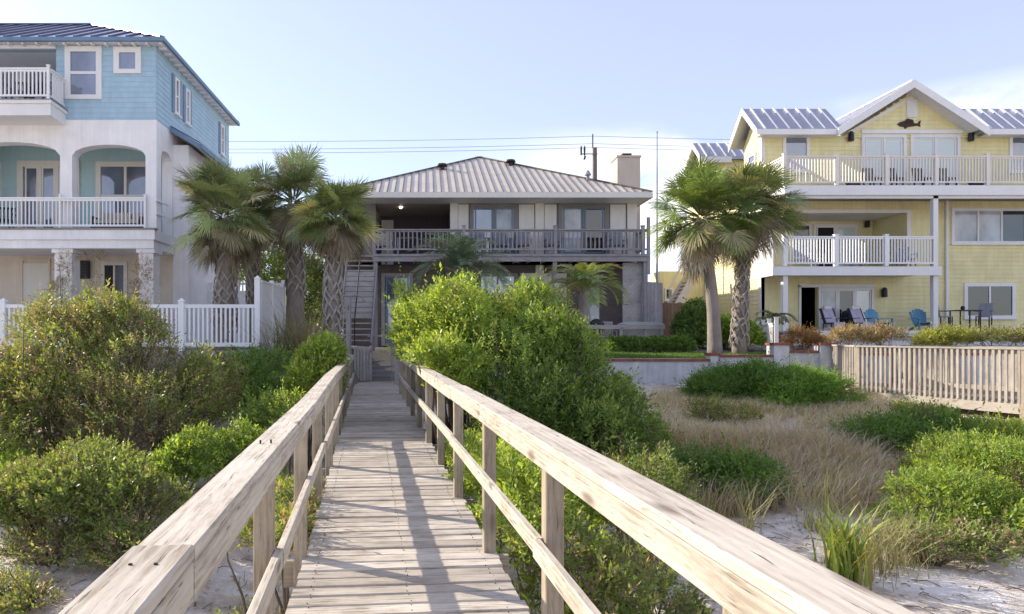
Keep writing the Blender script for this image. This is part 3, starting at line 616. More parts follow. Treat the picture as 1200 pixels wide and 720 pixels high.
# ================================================================== YELLOW HOUSE
def yellow_house():
    h=thing('yellow_house','three storey yellow clapboard beach house with white deck railings and metal roof','house',(20,31,1.2))
    G=1.2; D=28.5; Df=30.5; Xl=X(893,Df); Xr=29.0; S=face_map('S',Df); px=lambda p:X(p,Df)
    z3=Z(217,D); z2=Z(312,D); zp=1.8; ze=10.55; yb=39
    # walls
    m=MB(); r0,r1,rz=px(930),px(1062),Z(250,Df)
    wall_holes(m,S,Xl,Xr,G,ze,[(r0,r1,z2,rz),(px(938),px(958),zp+.02,Z(337,Df))],.2)
    W=face_map('W',Xl); m.box((Xl,Df+.2,G),(Xl+.2,yb,z3+1.2)); m.box((Xl,Df+.2,z3+1.2),(Xl+.2,Df+1.7,ze)); m.box((Xr-.2,Df+.2,G),(Xr,yb,ze)); m.box((Xl+.2,yb-.2,G),(Xr-.2,yb,ze)); m.box((Xl+.2,Df+1.5,z3+1.2),(Xr-.2,Df+1.7,ze))
    obj('wall',m,M['yellow'],h)
    m=MB(); laps(m,S,Xl+.1,Xr,G,ze-.02,.19,[(r0-.01,r1+.01,z2-.05,rz+.01),(px(937),px(959),zp-.05,Z(336,Df))]); obj('siding',m,M['yellow'],h); m=MB(); laps(m,W,Df+.13,yb,G,z3+1.2,.19); obj('siding',m,M['yellow'],h); m=MB(); laps(m,W,Df+.13,Df+1.7,z3+1.2,ze,.19); obj('siding',m,M['yellow'],h)
    cbm=MB()
    for (xx) in (Xl,): cbm.box((xx-.04,Df-.04,G),(xx+.1,Df-.003,ze)); cbm.box((xx-.04,Df,G),(xx-.003,Df+.12,ze))
    obj('corner_board',cbm,M['white'],h)
    # left-hand end windows and door of the top floor (sunlit side)
    window(h,W,Df+.5,Df+1.25,z3+1.3,ze-.6,'white','glass',.1,0,1)
    window(h,W,Df+1.2,Df+2.2,2.6,4.0,'white','glass',.1,0,1); window(h,W,Df+1.0,Df+2.0,5.3,6.7,'white','glass',.1,0,1)
    # gable roof running sideways
    xe=X(887,29.9); y0,y1=29.85,32.65; yr=31.25; zr=12.0; zE=Z(152,29.9)
    def slope(x0,x1):
        rf=MB(); t=.12
        rf.prism([(x0,y0,zE),(x0,yr,zr),(x0,y1,zE),(x0,y1,zE-t),(x0,yr,zr-t),(x0,y0,zE-t)],(x1-x0,0,0)); return rf
    r=obj('roof',slope(xe,X(990,29.8)),M['greyroof'],h); r3=obj('roof',slope(X(1150,29.8),Xr+.4),M['greyroof'],h)
    n=int((Xr-xe)/.52)
    for lo_,hi_,rr_ in ((xe,X(985,30),r),(X(1155,30),Xr,r3)):
        sm=MB()
        for i in range(n):
            x=xe+.35+i*.52
            if lo_<x<hi_: sm.beam((x,y0,zE+.03),(x,yr-.04,zr+.01),.06,.07)
        obj('roof_seams',sm,M['whiteroofseam'],rr_)
    for u0,u1 in ((xe,X(986,29.8)),(X(1155,29.8),Xr)): fb=MB(); fb.box((u0,y0-.04,zE-.24),(u1,y0-.003,zE-.0)); fb.box((u0+.2,y0,zE-.2),(u1,Df-.03,zE-.16)); obj('fascia_board',fb,M['white'],h)
    for a,b in ((y0,yr),(y1,yr)): fb=MB(); fb.prism([(xe-.05,a,zE+.03),(xe-.05,b,zr+.03),(xe-.05,b,zr-.27),(xe-.05,a,zE-.27)],(.046,0,0)); obj('rake_board',fb,M['white'],h)
    ge=MB(); ge.prism([(Xl,Df+.005,ze),(Xl,yr,zr-.35),(Xl,Df+1.69,ze)],(.15,0,0)); obj('gable_end',ge,M['yellow'],h)
    # big front gable
    gy=29.75; xp=X(1071,gy); zpk=Z(95,gy); ga,gb=X(985,gy),X(1156,gy); zga=Z(150,gy); t=.16
    gr=MB(); yb2=36
    for (xx,s) in ((ga,-1),(gb,1)):
        dx=xp-xx; L=math.hypot(dx,zpk-zga); nx,nz=(zpk-zga)/L*s*1,abs(dx)/L
        gr.prism([(xx,gy,zga),(xp,gy,zpk),(xp,gy,zpk-.15),(xx,gy,zga-.15)],(0,yb2-gy,0))
    r2=obj('roof',gr,M['greyroof'],h)
    sm=MB()
    for s,xx in ((-1,ga),(1,gb)):
        for k in range(9): y=gy+.3+k*.6; sm.beam((xx,y,zga+.02),(xp,y,zpk+.02),.06,.06)
    sm.beam((xp,gy,zpk+.03),(xp,yb2,zpk+.03),.2,.05); obj('roof_seams',sm,M['whiteroofseam'],r2)
    gt=MB(); gt.prism([(px(990),Df-.06,ze-.0),(px(1151),Df-.06,ze-.0),(px(1071),Df-.06,zpk-.2)],(0,.055,0)); gt.box((px(990),Df-.06,ze-.003),(px(1151),Df-.005,ze-.1)); obj('gable_wall',gt,M['yellow'],h)
    gs=MB(); slp=(px(1151)-px(1071))/(zpk-.2-ze); laps(gs,lambda a,z,d:(a,Df-.062-d,z),0,0,ze,zpk-.3,.19,(),0,lambda z:(px(1071)-(zpk-.2-z)*slp*.98,px(1071)+(zpk-.2-z)*slp*.98)); obj('siding',gs,M['yellow'],h)
    for dx in (px(1108),): dpz=MB(); dpz.box((dx-.05,Df-.12,G),(dx+.05,Df-.03,Z(232,Df))); obj('downpipe',dpz,M['white'],h)
    for xx in (ga,gb):
        rk=MB()
        s=1 if xx<xp else -1
        rk.prism([(xx-s*.12,gy-.05,zga+.0),(xp,gy-.05,zpk+.06),(xp,gy-.05,zpk-.30),(xx-s*.12,gy-.05,zga-.36)],(0,.047,0))
        rk.prism([(xx+s*.25,gy,zga-.0),(xp,gy,zpk-.16),(xp,gy,zpk-.2),(xx+s*.25,gy,zga-.06)],(0,.7,0))
        obj('rake_board',rk,M['white'],h)
    rs=MB()
    for xx in (px(993),px(1149)):
        s=1 if xx<px(1071) else -1
        rs.prism([(xx,Df-.1,ze+.16),(px(1071),Df-.1,zpk-.32),(px(1071),Df-.1,zpk-.48),(xx,Df-.1,ze)],(0,.038,0))
    obj('frieze_board',rs,M['ltrim'],h)
    v=MB(); mbox(v,S,px(1060.5),px(1073),Z(138.5,Df),Z(118,Df),.06,.12)
    for i in range(9): mbox(v,S,px(1061.5),px(1072),Z(137.5-i*2.1,Df),Z(136.4-i*2.1,Df),.123,.145)
    obj('gable_vent',v,M['white'],h)
    bd=MB(); mbox(bd,S,px(1008),px(1125),Z(157.5,Df),Z(153,Df),.064,.13); obj('frieze_board',bd,M['white'],h)
    # top floor openings
    window(h,S,px(917),px(948),z3+.02+1.0,Z(157,Df),'white','glass',.13); window(h,S,px(1182),px(1213),z3+1.0,Z(157,Df),'white','glass',.13)
    for a,b in ((1009,1061),(1066,1124)): window(h,S,px(a),px(b),z3+.02,Z(158.5,Df),'white','blind',.13,1,0,'french_door',.09,sill=False,pfr='white')
    def sconce(p,py,D2=Df):
        q=MB(); T=face_map('S',D2-.02); a=X(p,D2); z=Z(py,D2); mbox(q,T,a-.05,a+.05,z-.1,z+.1,.002,.05)
        q.tube([T(a,z-.22,.13),T(a,z-.2,.13),T(a,z+.14,.13),T(a,z+.22,.13)],[.08,.12,.11,.04],10); return obj('wall_lamp',q,M['black'],h)
    sconce(995,161); sconce(1135,161); sconce(1034,343)
    # decks
    xL=X(920,D)
    dk=MB(); dk.box((xL,D,z3-.08),(Xr,Df-.003,z3-.02)); dk.box((xL,D+.02,z2-.08),(X(1099,D),Df-.003,z2-.02)); dk.box((r0-.3,Df+.2,z2-.09),(r1+.3,Df+2.6,z2-.02)); obj('deck_floor',dk,M['greywood'],h)
    fa=MB(); fa.box((xL-.03,D-.05,Z(229,D)),(Xr,D-.003,z3-.022)); fa.box((xL-.03,D,Z(229,D)),(xL-.003,Df-.003,z3-.022)); fa.box((xL+.1,D+.06,z3-.55),(Xr,D+.14,z3-.30)); fa.box((X(905,D-.02),D-.05,Z(323,D)),(X(1103,D),D-.003,z2-.022)); fa.box((xL-.5,D,Z(323,D)),(xL-.47,Df-.003,z2-.022)); fa.box((xL-.4,D+.0,Z(320,D)),(X(1099,D),Df-.003,Z(319,D))); obj('fascia_board',fa,M['white'],h)
    sh=MB(); sh.box((xL,D+.16,z3-.29),(Xr,Df-.003,z3-.25)); obj('soffit',sh,M['brown'],h)
    posts=[(p-920)/(1240-920) for p in (920,981,1039,1097,1157,1218)]
    railing(h,(xL,D+.05),(X(1240,D+.05),D+.05),z3,1.22,'ltrim',.128,.042,posts,.13,1.3,(.12,.05),.1)
    railing(h,(xL,D+.1),(xL,Df-.1),z3,1.22,'ltrim',.128,.042,(.95,),.12,1.35,(.12,.05),.1)
    xR=X(1095,D)
    railing(h,(xL,D+.05),(xR,D+.05),z2,1.25,'vinyl',.125,.042,[0,.345,.68],.15,1.3,(.1,.05),.1)
    pn=MB(); pn.box((xL-.46,D+.08,z2),(xL-.42,Df-.1,z2+1.2)); obj('side_panel',pn,M['vinyl'],h)
    for (p,yy,ztop) in ((1098,D+.0,Z(229,D)-.003),(921.5,D+.0,Z(323,D)-.003),(895,D+1.9,z2-.1)):
        c=MB(); c.box((X(p,yy)-.1,yy+.06,G),(X(p,yy)+.1,yy+.26,ztop)); obj('column',c,M['white'],h)
    # recessed middle balcony
    rw=MB(); rw.box((r0-.3,Df+2.3,z2-.02),(r1+.3,Df+2.45,rz+.3)); rw.box((r1+.002,Df+.21,z2-.02),(r1+.14,Df+2.29,rz+.3)); rw.box((r0-.14,Df+.21,z2-.02),(r0-.002,Df+2.29,rz+.3)); obj('recess_wall',rw,M['yelpl'],h)
    rc=MB(); rc.box((r0,Df+.21,rz+.02),(r1,Df+2.29,rz+.1)); obj('recess_ceiling',rc,M['white'],h)
    tr=MB(); mbox(tr,S,r0,r1+.18,rz+.003,rz+.15,.024,.06); mbox(tr,S,r1+.003,r1+.18,z2,rz,.024,.06); obj('opening_trim',tr,M['white'],h)
    T=face_map('S',Df+2.3); q=lambda p:X(p,Df+2.3)
    window(h,T,q(918),q(950),z2+.8,rz-.1,'white','glassdark',.1); 
    window(h,T,q(953),q(1004),z2,rz-.12,'white','glass',.11,1,0,'french_door',sill=False,panes=['dark','blind'],pfr='white')
    window(h,T,q(1030),q(1047),z2+.3,rz-.12,'white','glassdark',.1); sconce(1014,262,Df+2.3)
    # right hand windows
    window(h,S,px(1114),px(1232),Z(286,Df),Z(244,Df),'white','glass',.14,3,0,panes=['curtain','curtain','glassdark','curtain'])
    window(h,S,px(1129),px(1189),Z(373,Df),Z(332,Df),'white','glass',.15,1,0,panes=['glassdark','glassdark'])
    # ground floor doors
    fr=MB(); mbox(fr,S,px(935.5),px(938),zp,Z(335,Df),.024,.08); mbox(fr,S,px(935.5),px(1024),Z(337,Df)+.003,Z(333.5,Df),.024,.08); obj('door_frame',fr,M['white'],h)
    window(h,S,px(958.5),px(1023),zp+.02,Z(337.2,Df),'white','glass',.1,2,0,'sliding_door',sill=False,panes=['curtain','glassdark','glass'],pfr='white')
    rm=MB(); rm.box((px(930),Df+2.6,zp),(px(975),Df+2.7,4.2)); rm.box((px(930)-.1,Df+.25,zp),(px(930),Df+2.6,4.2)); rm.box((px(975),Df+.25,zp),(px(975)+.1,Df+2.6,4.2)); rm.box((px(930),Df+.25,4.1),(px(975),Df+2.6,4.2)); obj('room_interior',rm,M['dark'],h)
    # porch floor
    pf=MB(); pf.box((X(905,28.2),28.25,zp-.06),(Xr,Df-.003,zp)); obj('porch_floor',pf,M['greywood'],h)
    pe=MB(); pe.box((X(930,28.2),28.2,zp-.22),(Xr,28.247,zp+.02)); pe.box((X(930,28.2)+.1,28.4,G-.2),(Xr,28.5,zp-.07)); obj('porch_edge',pe,M['white'],h)
    # back wing, side stair
    ex=X(822,35.8); bx0=ex+.35; yr2=36.95; y2=38.1; ez=Z(184,35.8); er=Z(168,yr2)
    bw=MB(); bw.box((bx0,36.1,G),(Xl+4,37.8,ez-.1)); bw.prism([(bx0,36.1,ez-.098),(bx0,yr2,er-.25),(bx0,37.8,ez-.098)],(4,0,0)); obj('back_wing',bw,M['yellow'],h)
    br=MB(); br.prism([(ex,35.8,ez),(ex,yr2,er),(ex,y2,ez),(ex,y2,ez-.12),(ex,yr2,er-.12),(ex,35.8,ez-.12)],(4,0,0)); b2=obj('roof',br,M['greyroof'],h)
    s2=MB()
    for i in range(8): x=ex+.3+i*.5; s2.beam((x,35.8,ez+.03),(x,yr2-.03,er+.01),.06,.07)
    obj('roof_seams',s2,M['whiteroofseam'],b2)
    for a,b in ((35.8,yr2),(y2,yr2)): bt=MB(); bt.prism([(ex-.06,a,ez+.02),(ex-.06,b,er+.03),(ex-.06,b,er-.25),(ex-.06,a,ez-.26)],(.056,0,0)); obj('rake_board',bt,M['white'],h)
    bt=MB(); bt.box((ex,35.75,ez-.3),(Xl+1,35.797,ez)); obj('fascia_board',bt,M['white'],h)
    window(h,face_map('S',36.1),bx0+.35,bx0+.95,8.6,9.9,'white','glass',.09)
    yo=33.4; sx=MB(); tr=MB(); a0,a1=X(792,yo),X(819,yo); zlo,zhi=Z(362,yo),Z(312,yo)
    for i in range(11):
        t_=i/11; x=a0+(a1-a0)*t_; z=zlo+(zhi-zlo)*t_; tr.box((x,yo+.06,z),(x+.16,yo+1.05,z+.05))
    obj('stair_treads',tr,M['brown'],h)
    for yy in (yo,yo+1.1): sx.beam((a0-.1,yy,zlo-.15),(a1+.1,yy,zhi+.05),.06,.34)
    sx.beam((a0-.35,yo,zlo+.95),(a1-.2,yo,zhi+1.15),.05,.09); obj('stringer',sx,M['beige'],h)
    gg=MB(); gg.box((X(774,36.2),36.3,G),(bx0-.003,37.8,Z(318,36.2))); window(h,face_map('S',36.3),X(779,36.3),X(788,36.3),Z(352,36.3),Z(338,36.3),'white','glassdark',.07); obj('stair_base_wall',gg,M['yellow'],h)
    return h
yellow_house()
# fish ornament on the gable
t=thing('wall_ornament','dark bronze fish shaped ornament on yellow gable above the french doors','ornament',(X(1066,30.35),30.38,Z(146,30.4)))
cx,cy,cz=t.location; m=MB(); L=.52
prof=[(-L,.02),(-L*.75,.10),(-L*.35,.16),(0,.13),(L*.4,.06),(L*.75,.03),(L*.9,.14),(L*1.02,.17),(L*.93,.0),(L*.98,-.1),(L*.75,-.05),(L*.3,-.09),(-L*.1,-.12),(-L*.3,-.2),(-L*.42,-.11),(-L*.75,-.08)]
m.prism([(cx+a,cy,cz+b) for a,b in prof],(0,.05,0)); obj('body',m,M['bronze'],t)
m=MB(); m.prism([(cx-.2,cy-.012,cz+.1),(cx-.1,cy-.012,cz+.26),(cx+.16,cy-.012,cz+.2),(cx+.22,cy-.012,cz+.07)],(0,.01,0)); obj('fin',m,M['bronze'],t)
z3=Z(217,28.5)
g='black chairs on the top yellow deck'
c=simple_chair('deck_chair','black slatted chair on top yellow deck, first from left before doors','chair','black',4,.5,.92,arms=False,loc=(X(1022,29.2),29.2,z3-.02),group=g)
for p,l in ((1048,'second from left before doors'),(1082,'third from left, before the right hand doors'),(1110,'fourth and rightmost before doors')): repeat(c,'black slatted chair on top yellow deck, '+l,(X(p,29.2),29.2,z3-.02),random.uniform(-.15,.15),g)
g='dark pots on the top yellow deck'
for p,l in ((1000,'left'),(1144,'right')):
    t=thing('planter','low dark planter box on top yellow deck, %s of the french doors'%l,'planter',(X(p,29.0),29.0,z3-.02),g); cx,cy,cz=t.location
    m=MB(); m.prism([(cx-.2,cy-.12,cz),(cx+.2,cy-.12,cz),(cx+.24,cy-.12,cz+.22),(cx-.24,cy-.12,cz+.22)],(0,.25,0)); obj('box',m,M['black'],t); m=MB(); m.box((cx-.26,cy-.14,cz+.222),(cx+.26,cy+.15,cz+.26)); obj('rim',m,M['black'],t)
z2=Z(312,28.5)
g='dark chairs on the middle yellow balcony'
c=simple_chair('balcony_chair','dark chair behind white pickets of middle yellow balcony, at left','chair','greyfab',5,.58,.95,loc=(X(955,29.6),29.6,z2-.02),group=g)
repeat(c,'dark chair behind white pickets of middle yellow balcony, near its centre post',(X(1008,29.6),29.6,z2-.02),.2,g)
repeat(c,'dark chair behind white pickets of middle yellow balcony, at its right end',(X(1062,29.6),29.6,z2-.02),-.2,g)
# adirondack chairs and lounge chairs on the porch
def adirondack(label,loc,rz):
    t=thing('adirondack_chair',label,'chair',(0,0,0),'blue chairs on the yellow house porch')
    m=MB(); m.prism([(-.27,-.32,.36),(.27,-.32,.36),(.27,.24,.24),(-.27,.24,.24)],(0,0,.03)); obj('seat',m,M['adiblue'],t)
    m=MB()
    for i in range(6):
        a=(i-2.5)/2.5; x0=a*.20; x1=a*.29; zt=.98-.13*a*a; m.beam((x0,.22,.24),(x1,.46,zt),.085,.022,up=(0,1,0),taper=1.15)
    m.beam((-.27,.37,.62),(.27,.37,.62),.03,.07); obj('backrest',m,M['adiblue'],t)
    for s in (-1,1):
        m=MB(); m.beam((s*.36,-.4,.54),(s*.36,.4,.54),.13,.025); obj('armrest',m,M['adiblue'],t)
        m=MB(); m.beam((s*.33,-.33,0),(s*.33,-.33,.525),.03,.1); obj('leg',m,M['adiblue'],t)
        m=MB(); m.beam((s*.30,.55,.02),(s*.30,-.3,.34),.03,.1); obj('leg',m,M['adiblue'],t)
    t.location=loc; t.rotation_euler=(0,0,rz); return t
adirondack('blue fan backed adirondack chair just right of the sliding glass doors',(X(1030,29.2),29.2,1.8),.15)
adirondack('blue fan backed adirondack chair beside the tall white column',(X(1082,29.2),29.2,1.8),-.15)
def lounge(label,loc):
    t=thing('lounge_chair',label,'chair',(0,0,0),'towel draped chairs on the porch')
    m=MB(); m.box((-.3,-.45,.32),(.3,.15,.36)); obj('seat',m,M['black'],t); m=MB(); m.beam((0,.15,.36),(0,.5,1.0),.6,.04,up=(0,1,.4)); obj('backrest',m,M['black'],t)
    m=MB(); m.beam((0,.10,.375),(0,.475,1.05),.44,.03,up=(0,1,.4)); m.box((-.22,-.45,.363),(.22,.1,.385)); m.box((-.22,-.475,.1),(.22,-.452,.385)); obj('towel',m,M['towel'],t)
    m=MB(); m.tube([(-.15,.42,1.02),(.15,.42,1.02)],.085,8); obj('head_roll',m,M['white'],t)
    for sx in (-1,1):
        for yy in (-.4,.2): m=MB(); m.beam((sx*.3,yy,0),(sx*.3,yy,.35),.035,.035); obj('leg',m,M['black'],t)
        m=MB(); m.beam((sx*.33,-.45,.56),(sx*.33,.3,.56),.04,.03); obj('armrest',m,M['black'],t)
    t.location=loc; return t
lounge('dark lounge chair draped with lilac towel before the sliding door',(X(976,29.3),29.3,1.8)); lounge('dark lounge chair draped with lilac towel, left of the blue chair',(X(1009,29.3),29.3,1.8))
t=thing('bar_table','tall dark metal bar table under the ground floor window','table',(X(1131,29.0),29.0,1.8)); cx,cy,cz=t.location
m=MB(); m.box((cx-.48,cy-.35,cz+.86),(cx+.48,cy+.35,cz+.9)); obj('tabletop',m,M['black'],t)
for sx in (-1,1):
    for sy in (-1,1): m=MB(); m.beam((cx+sx*.42,cy+sy*.28,cz),(cx+sx*.42,cy+sy*.28,cz+.858),.04,.04); obj('leg',m,M['black'],t)
t2=thing('jar','small dark lantern jar on the bar table','jar',(cx-.1,cy,cz+.9)); m=MB(); m.tube([(cx-.1,cy,cz+.9),(cx-.1,cy,cz+1.02),(cx-.1,cy,cz+1.08)],[.07,.08,.04]); obj('body',m,M['bronze'],t2)
def stool(label,loc,rz):
    t=thing('bar_stool',label,'stool',(0,0,0),'grey bar stools at the bar table')
    m=MB(); m.box((-.24,-.22,.6),(.24,.22,.65)); obj('seat',m,M['greyfab'],t); m=MB(); m.beam((0,.22,.66),(0,.32,1.2),.48,.04,up=(0,1,.2)); obj('backrest',m,M['greyfab'],t)
    for sx in (-1,1):
        for sy in (-1,1): m=MB(); m.beam((sx*.22,sy*.2,0),(sx*.22,sy*.2,.598),.04,.04); obj('leg',m,M['black'],t)
        m=MB(); m.beam((sx*.26,-.2,.86),(sx*.26,.25,.86),.04,.03); obj('armrest',m,M['black'],t)
    t.location=loc; t.rotation_euler=(0,0,rz)
stool('grey high backed bar stool left of the bar table',(X(1107,29),29.0,1.8),1.2); stool('grey high backed bar stool right of the bar table',(X(1153,29),29.0,1.8),-.9)

# ================================================================== FENCES, WALLS, WALKWAYS
t=thing('vinyl_fence','white vinyl picket fence along the left terrace before blue house','fence',(-7,17.5,1.2))
D=17.5; fz,ft=1.28,Z(357,D); xa,xb=X(-60,D),X(304,D); m=MB()
m.box((xa,D-.03,ft-.09),(xb,D+.03,ft)); m.box((xa,D-.03,fz+.05),(xb,D+.03,fz+.15)); n=int((xb-xa)/.115)
for i in range(n): x=xa+(xb-xa)*(i+.5)/n; m.box((x-.024,D-.018,fz+.152),(x+.024,D+.018,ft-.092))
obj('pickets',m,M['vinyl'],t)
for p in (-55,4,110,213,302):
    q=MB(); x=X(p,D); top=ft+.08 if p<300 else Z(327,D); q.box((x-.07,D-.07,fz-.15),(x+.07,D+.07,top)); q.add([(x-.09,D-.09,top),(x+.09,D-.09,top),(x+.09,D+.09,top),(x-.09,D+.09,top),(x,D,top+.09)],[(0,1,4),(1,2,4),(2,3,4),(3,0,4),(3,2,1,0)]); obj('post',q,M['vinyl'],t)
t=thing('vinyl_fence','tall solid white vinyl fence panel running back from corner post','fence',(X(304,D),18,1.2)); x=X(304,D)
m=MB(); m.box((x-.03,17.6,1.25),(x+.03,20.2,Z(331,17.6))); m.box((x-.05,17.6,Z(331,17.6)+.002),(x+.05,20.2,Z(331,17.6)+.06)); obj('panel',m,M['vinyl'],t)
for yy in (18.9,20.25): q=MB(); q.box((x-.06,yy-.06,1.1),(x+.06,yy+.06,Z(329,17.6)+.1)); obj('post',q,M['vinyl'],t)
t=thing('vinyl_fence','white privacy fence with lattice top between blue house and palms','fence',(-6,24.3,1.2)); D=24.3
xa,xb=X(224,D),X(332,D); m=MB(); m.box((xa,D,1.2),(xb,D+.05,Z(341,D))); obj('panel',m,M['vinyl'],t); m=MB()
n=26
for i in range(n): x=xa+(xb-xa)*(i+.5)/n; m.box((x-.03,D+.01,Z(341,D)+.003),(x+.03,D+.04,Z(334,D)-.002))
m.box((xa,D,Z(334,D)),(xb,D+.05,Z(331.5,D))); obj('lattice',m,M['vinyl'],t)
for p in (224,278,332): q=MB(); q.box((X(p,D)-.07,D-.03,1.1),(X(p,D)+.07,D+.1,Z(328.5,D))); obj('post',q,M['vinyl'],t)
# bulkhead under the left fence
t=thing('retaining_wall','dark timber bulkhead wall under the white picket fence','wall',(-8,17.4,0)); m=MB()
for k in range(5): m.box((-22,17.28,-.1+k*.262),(X(309,17.3),17.40,.158+k*.262))
obj('timbers',m,M['greywood'],t)
for p in (-40,60,160,250,291,307): q=MB(); q.box((X(p,17.2)-.07,17.12,-.4),(X(p,17.2)+.07,17.277,1.24)); obj('post',q,M['greywood'],t)
m=MB(); m.box((X(309,17.3)-.12,17.405,-.1),(X(309,17.3),21.5,1.2)); obj('return_wall',m,M['greywood'],t)
t=thing('garden_edging','low red brick edging beside grey board near the bulkhead end','edging',(X(330,18),18,.3)); m=MB(); m.box((X(309,18.2),18.1,.2),(X(346,18.2),18.4,Z(426,18.2))); obj('bricks',m,M['brick'],t); m=MB(); m.box((X(309,18.2),17.95,.0),(X(346,18.2),18.09,Z(430,18.2))); obj('footing',m,M['concrete'],t)
# right sea wall with brick cap and pillars
t=thing('sea_wall','long painted block sea wall with thin red brick cap','wall',(8.5,19.5,.3)); D=19.5
def capped(p0,p1,ztop,y0,y1,parent,name='panel'):
    m=MB(); m.box((X(p0,y0),y0,-.3),(X(p1,y0),y1,ztop-.07)); o=obj(name,m,M['concrete'],parent); m=MB(); m.box((X(p0,y0)-.03,y0-.04,ztop-.067),(X(p1,y0)+.03,y1+.04,ztop)); obj('brick_cap',m,M['brick'],o)
capped(560,842,Z(421,D),D,D+.25,t); capped(842.5,907,Z(416,D),D-.02,D+.25,t); capped(925.5,961,Z(411,D),D,D+.25,t); capped(981,1240,Z(414,D),D+.05,D+.3,t)
capped(907.5,925,Z(402,D),D-.1,D+.35,t,'pillar'); capped(961.5,980.5,Z(402,D),D-.1,D+.35,t,'pillar'); capped(833,842,Z(414,D),D-.06,D+.3,t,'pillar')
t=thing('picket_fence','short white picket fence running back from the sea wall pillar','fence',(10.3,20,1)); 
railing(t,(X(910,20.0),20.0),(X(888,25.5),25.5),.98,1.02,'white',.13,.05,(0,.33,.66,1),.1,1.15,(.07,.05),.1,name='pickets')

# ---- main boardwalk
AX=Vector((-.085,1,0)).normalized(); LT=Vector((AX.y,-AX.x,0))
def BP(u,s,z=0): return LT*u+AX*s+Vector((0,0,z))
bw=thing('boardwalk','weathered wooden boardwalk with plank deck and handrails leading to the beach house','boardwalk',(0,0,0))
m=MB(); s=-2.5; rs=random.Random(3)
while s<24.2:
    wd=rs.uniform(.132,.142); j0,j1=rs.uniform(-.02,.015),rs.uniform(-.015,.02); dz=rs.uniform(-.007,.004); tl=rs.uniform(-.003,.003)
    m.beam(BP(-.465+j0,s+rs.uniform(-.004,.004),-.019+dz-tl),BP(.93+j1,s+rs.uniform(-.004,.004),-.019+dz+tl),wd,.038,bev=.009); s+=wd+rs.uniform(.008,.021)
obj('deck',m,M['deck'],bw)
for u in (-.36,.25,.82):
    m=MB(); m.beam(BP(u,-2.5,-.145),BP(u,24.2,-.145),.045,.19); obj('stringer',m,M['greywood'],bw)
SL=[-1.95+1.74*k for k in range(13)]; SL=[s for s in SL if s<19.4]
hz=lambda s,sd: .012*math.sin(s*.9+sd)+.008*math.sin(s*2.3+sd*2)
for side,u0 in ((0,-.49),(1,.895)):
    for s in SL:
        m=MB(); du=rs.uniform(-.008,.008); m.beam(BP(u0+du,s,-1.9),BP(u0+du+rs.uniform(-.008,.008),s,.965+hz(s,side)),.09,.09,up=AX,bev=.006); obj('post',m,M['post'],bw)
for s in SL: m=MB(); m.beam(BP(-.62,s+.075,-.145),BP(1.05,s+.075,-.145),.045,.19); obj('cross_beam',m,M['post'],bw)
for side,(uo,ui,uf) in enumerate(((-.552,-.408,-.428),(.962,.80,.822))):
    cuts=[-2.4,1.66,5.2,8.65,12.15,15.6,19.0] if side==0 else [-2.4,-.2,6.8,10.25,13.7,17.0,19.0]
    for a,b in zip(cuts,cuts[1:]):
        ja,jb=rs.uniform(-.008,.008),rs.uniform(-.008,.008); m=MB()
        ya,yb=hz(a,side)+rs.uniform(-.006,.006),hz(b,side)+rs.uniform(-.006,.006); c=(uo+ui)/2; n=3
        m.beam(BP(c+ja,a+.003,1.08+ya),BP(c+jb,b-.003,1.08+yb),abs(uo-ui),.038,bev=.005); obj('handrail',m,M['wood'],bw)
        m=MB(); m.beam(BP(uf+ja,a+.003,1.012+ya),BP(uf+jb,b-.003,1.012+yb),.038,.092,bev=.004); obj('rail_board',m,M['wood'],bw)
    um=-.428 if side==0 else .822
    cz=[-2.4]+[s for s in SL if s>-1.9 and (s<12 or side)][::2]+[19.0]
    for a,b in zip(cz,cz[1:]):
        if b-a<.3: continue
        za,zb=.545+2*hz(a*1.7,side+2),.545+2*hz(b*1.7,side+2); ja,jb=rs.uniform(-.012,.012),rs.uniform(-.012,.012); m=MB()
        m.beam(BP(um+ja,a+.004,za),BP(um+jb,b-.004,zb),.038,.09,bev=.004); obj('middle_rail',m,M['wood'],bw)
nl=MB()
for k in range(60):
    s=1.6+k*.1465
    for u in (-.36,.25,.82):
        for dv in (-.03,.03):
            p=BP(u+rs.uniform(-.012,.012),s+dv+rs.uniform(-.01,.01),.0035); nl.tube([p-Vector((0,0,.006)),p+Vector((0,0,.001))],.0036,6)
for u in (-.515,-.455,.84,.92):
    for s in SL[:9]: p=BP(u+rs.uniform(-.01,.01),s+rs.uniform(-.02,.02),1.099+hz(s,0 if u<0 else 1)); nl.tube([p-Vector((0,0,.02)),p+Vector((0,0,.002))],.0045,6)
tag(obj('nails',nl,M['bronze'],bw),kind='stuff')
# gate at the end
g=thing('picket_gate','grey picket gate leaf, closed, at left end of boardwalk','gate',tuple(BP(-.45,23.9,0))); m=MB()
for i in range(6): u=-.47+i*.108; m.beam(BP(u,23.9,.04),BP(u,23.9,1.25+rs.uniform(-.03,.03)),.085,.022,up=AX)
obj('pickets',m,M['palewood'],g)
for z in (.3,1.0): m=MB(); m.beam(BP(-.52,23.94,z),BP(.12,23.94,z),.04,.09); obj('rail',m,M['greywood'],g)
g=thing('picket_gate','grey picket gate leaf, swung open, at right end of boardwalk','gate',tuple(BP(.75,23.5,0))); m=MB()
for i in range(6): m.beam(BP(.80,23.3+i*.108,.04),BP(.80,23.3+i*.108,1.3+rs.uniform(-.03,.03)),.022,.085,up=AX)
obj('pickets',m,M['palewood'],g)
for z in (.3,1.0): m=MB(); m.beam(BP(.84,23.25,z),BP(.84,23.9,z),.04,.09); obj('rail',m,M['greywood'],g)
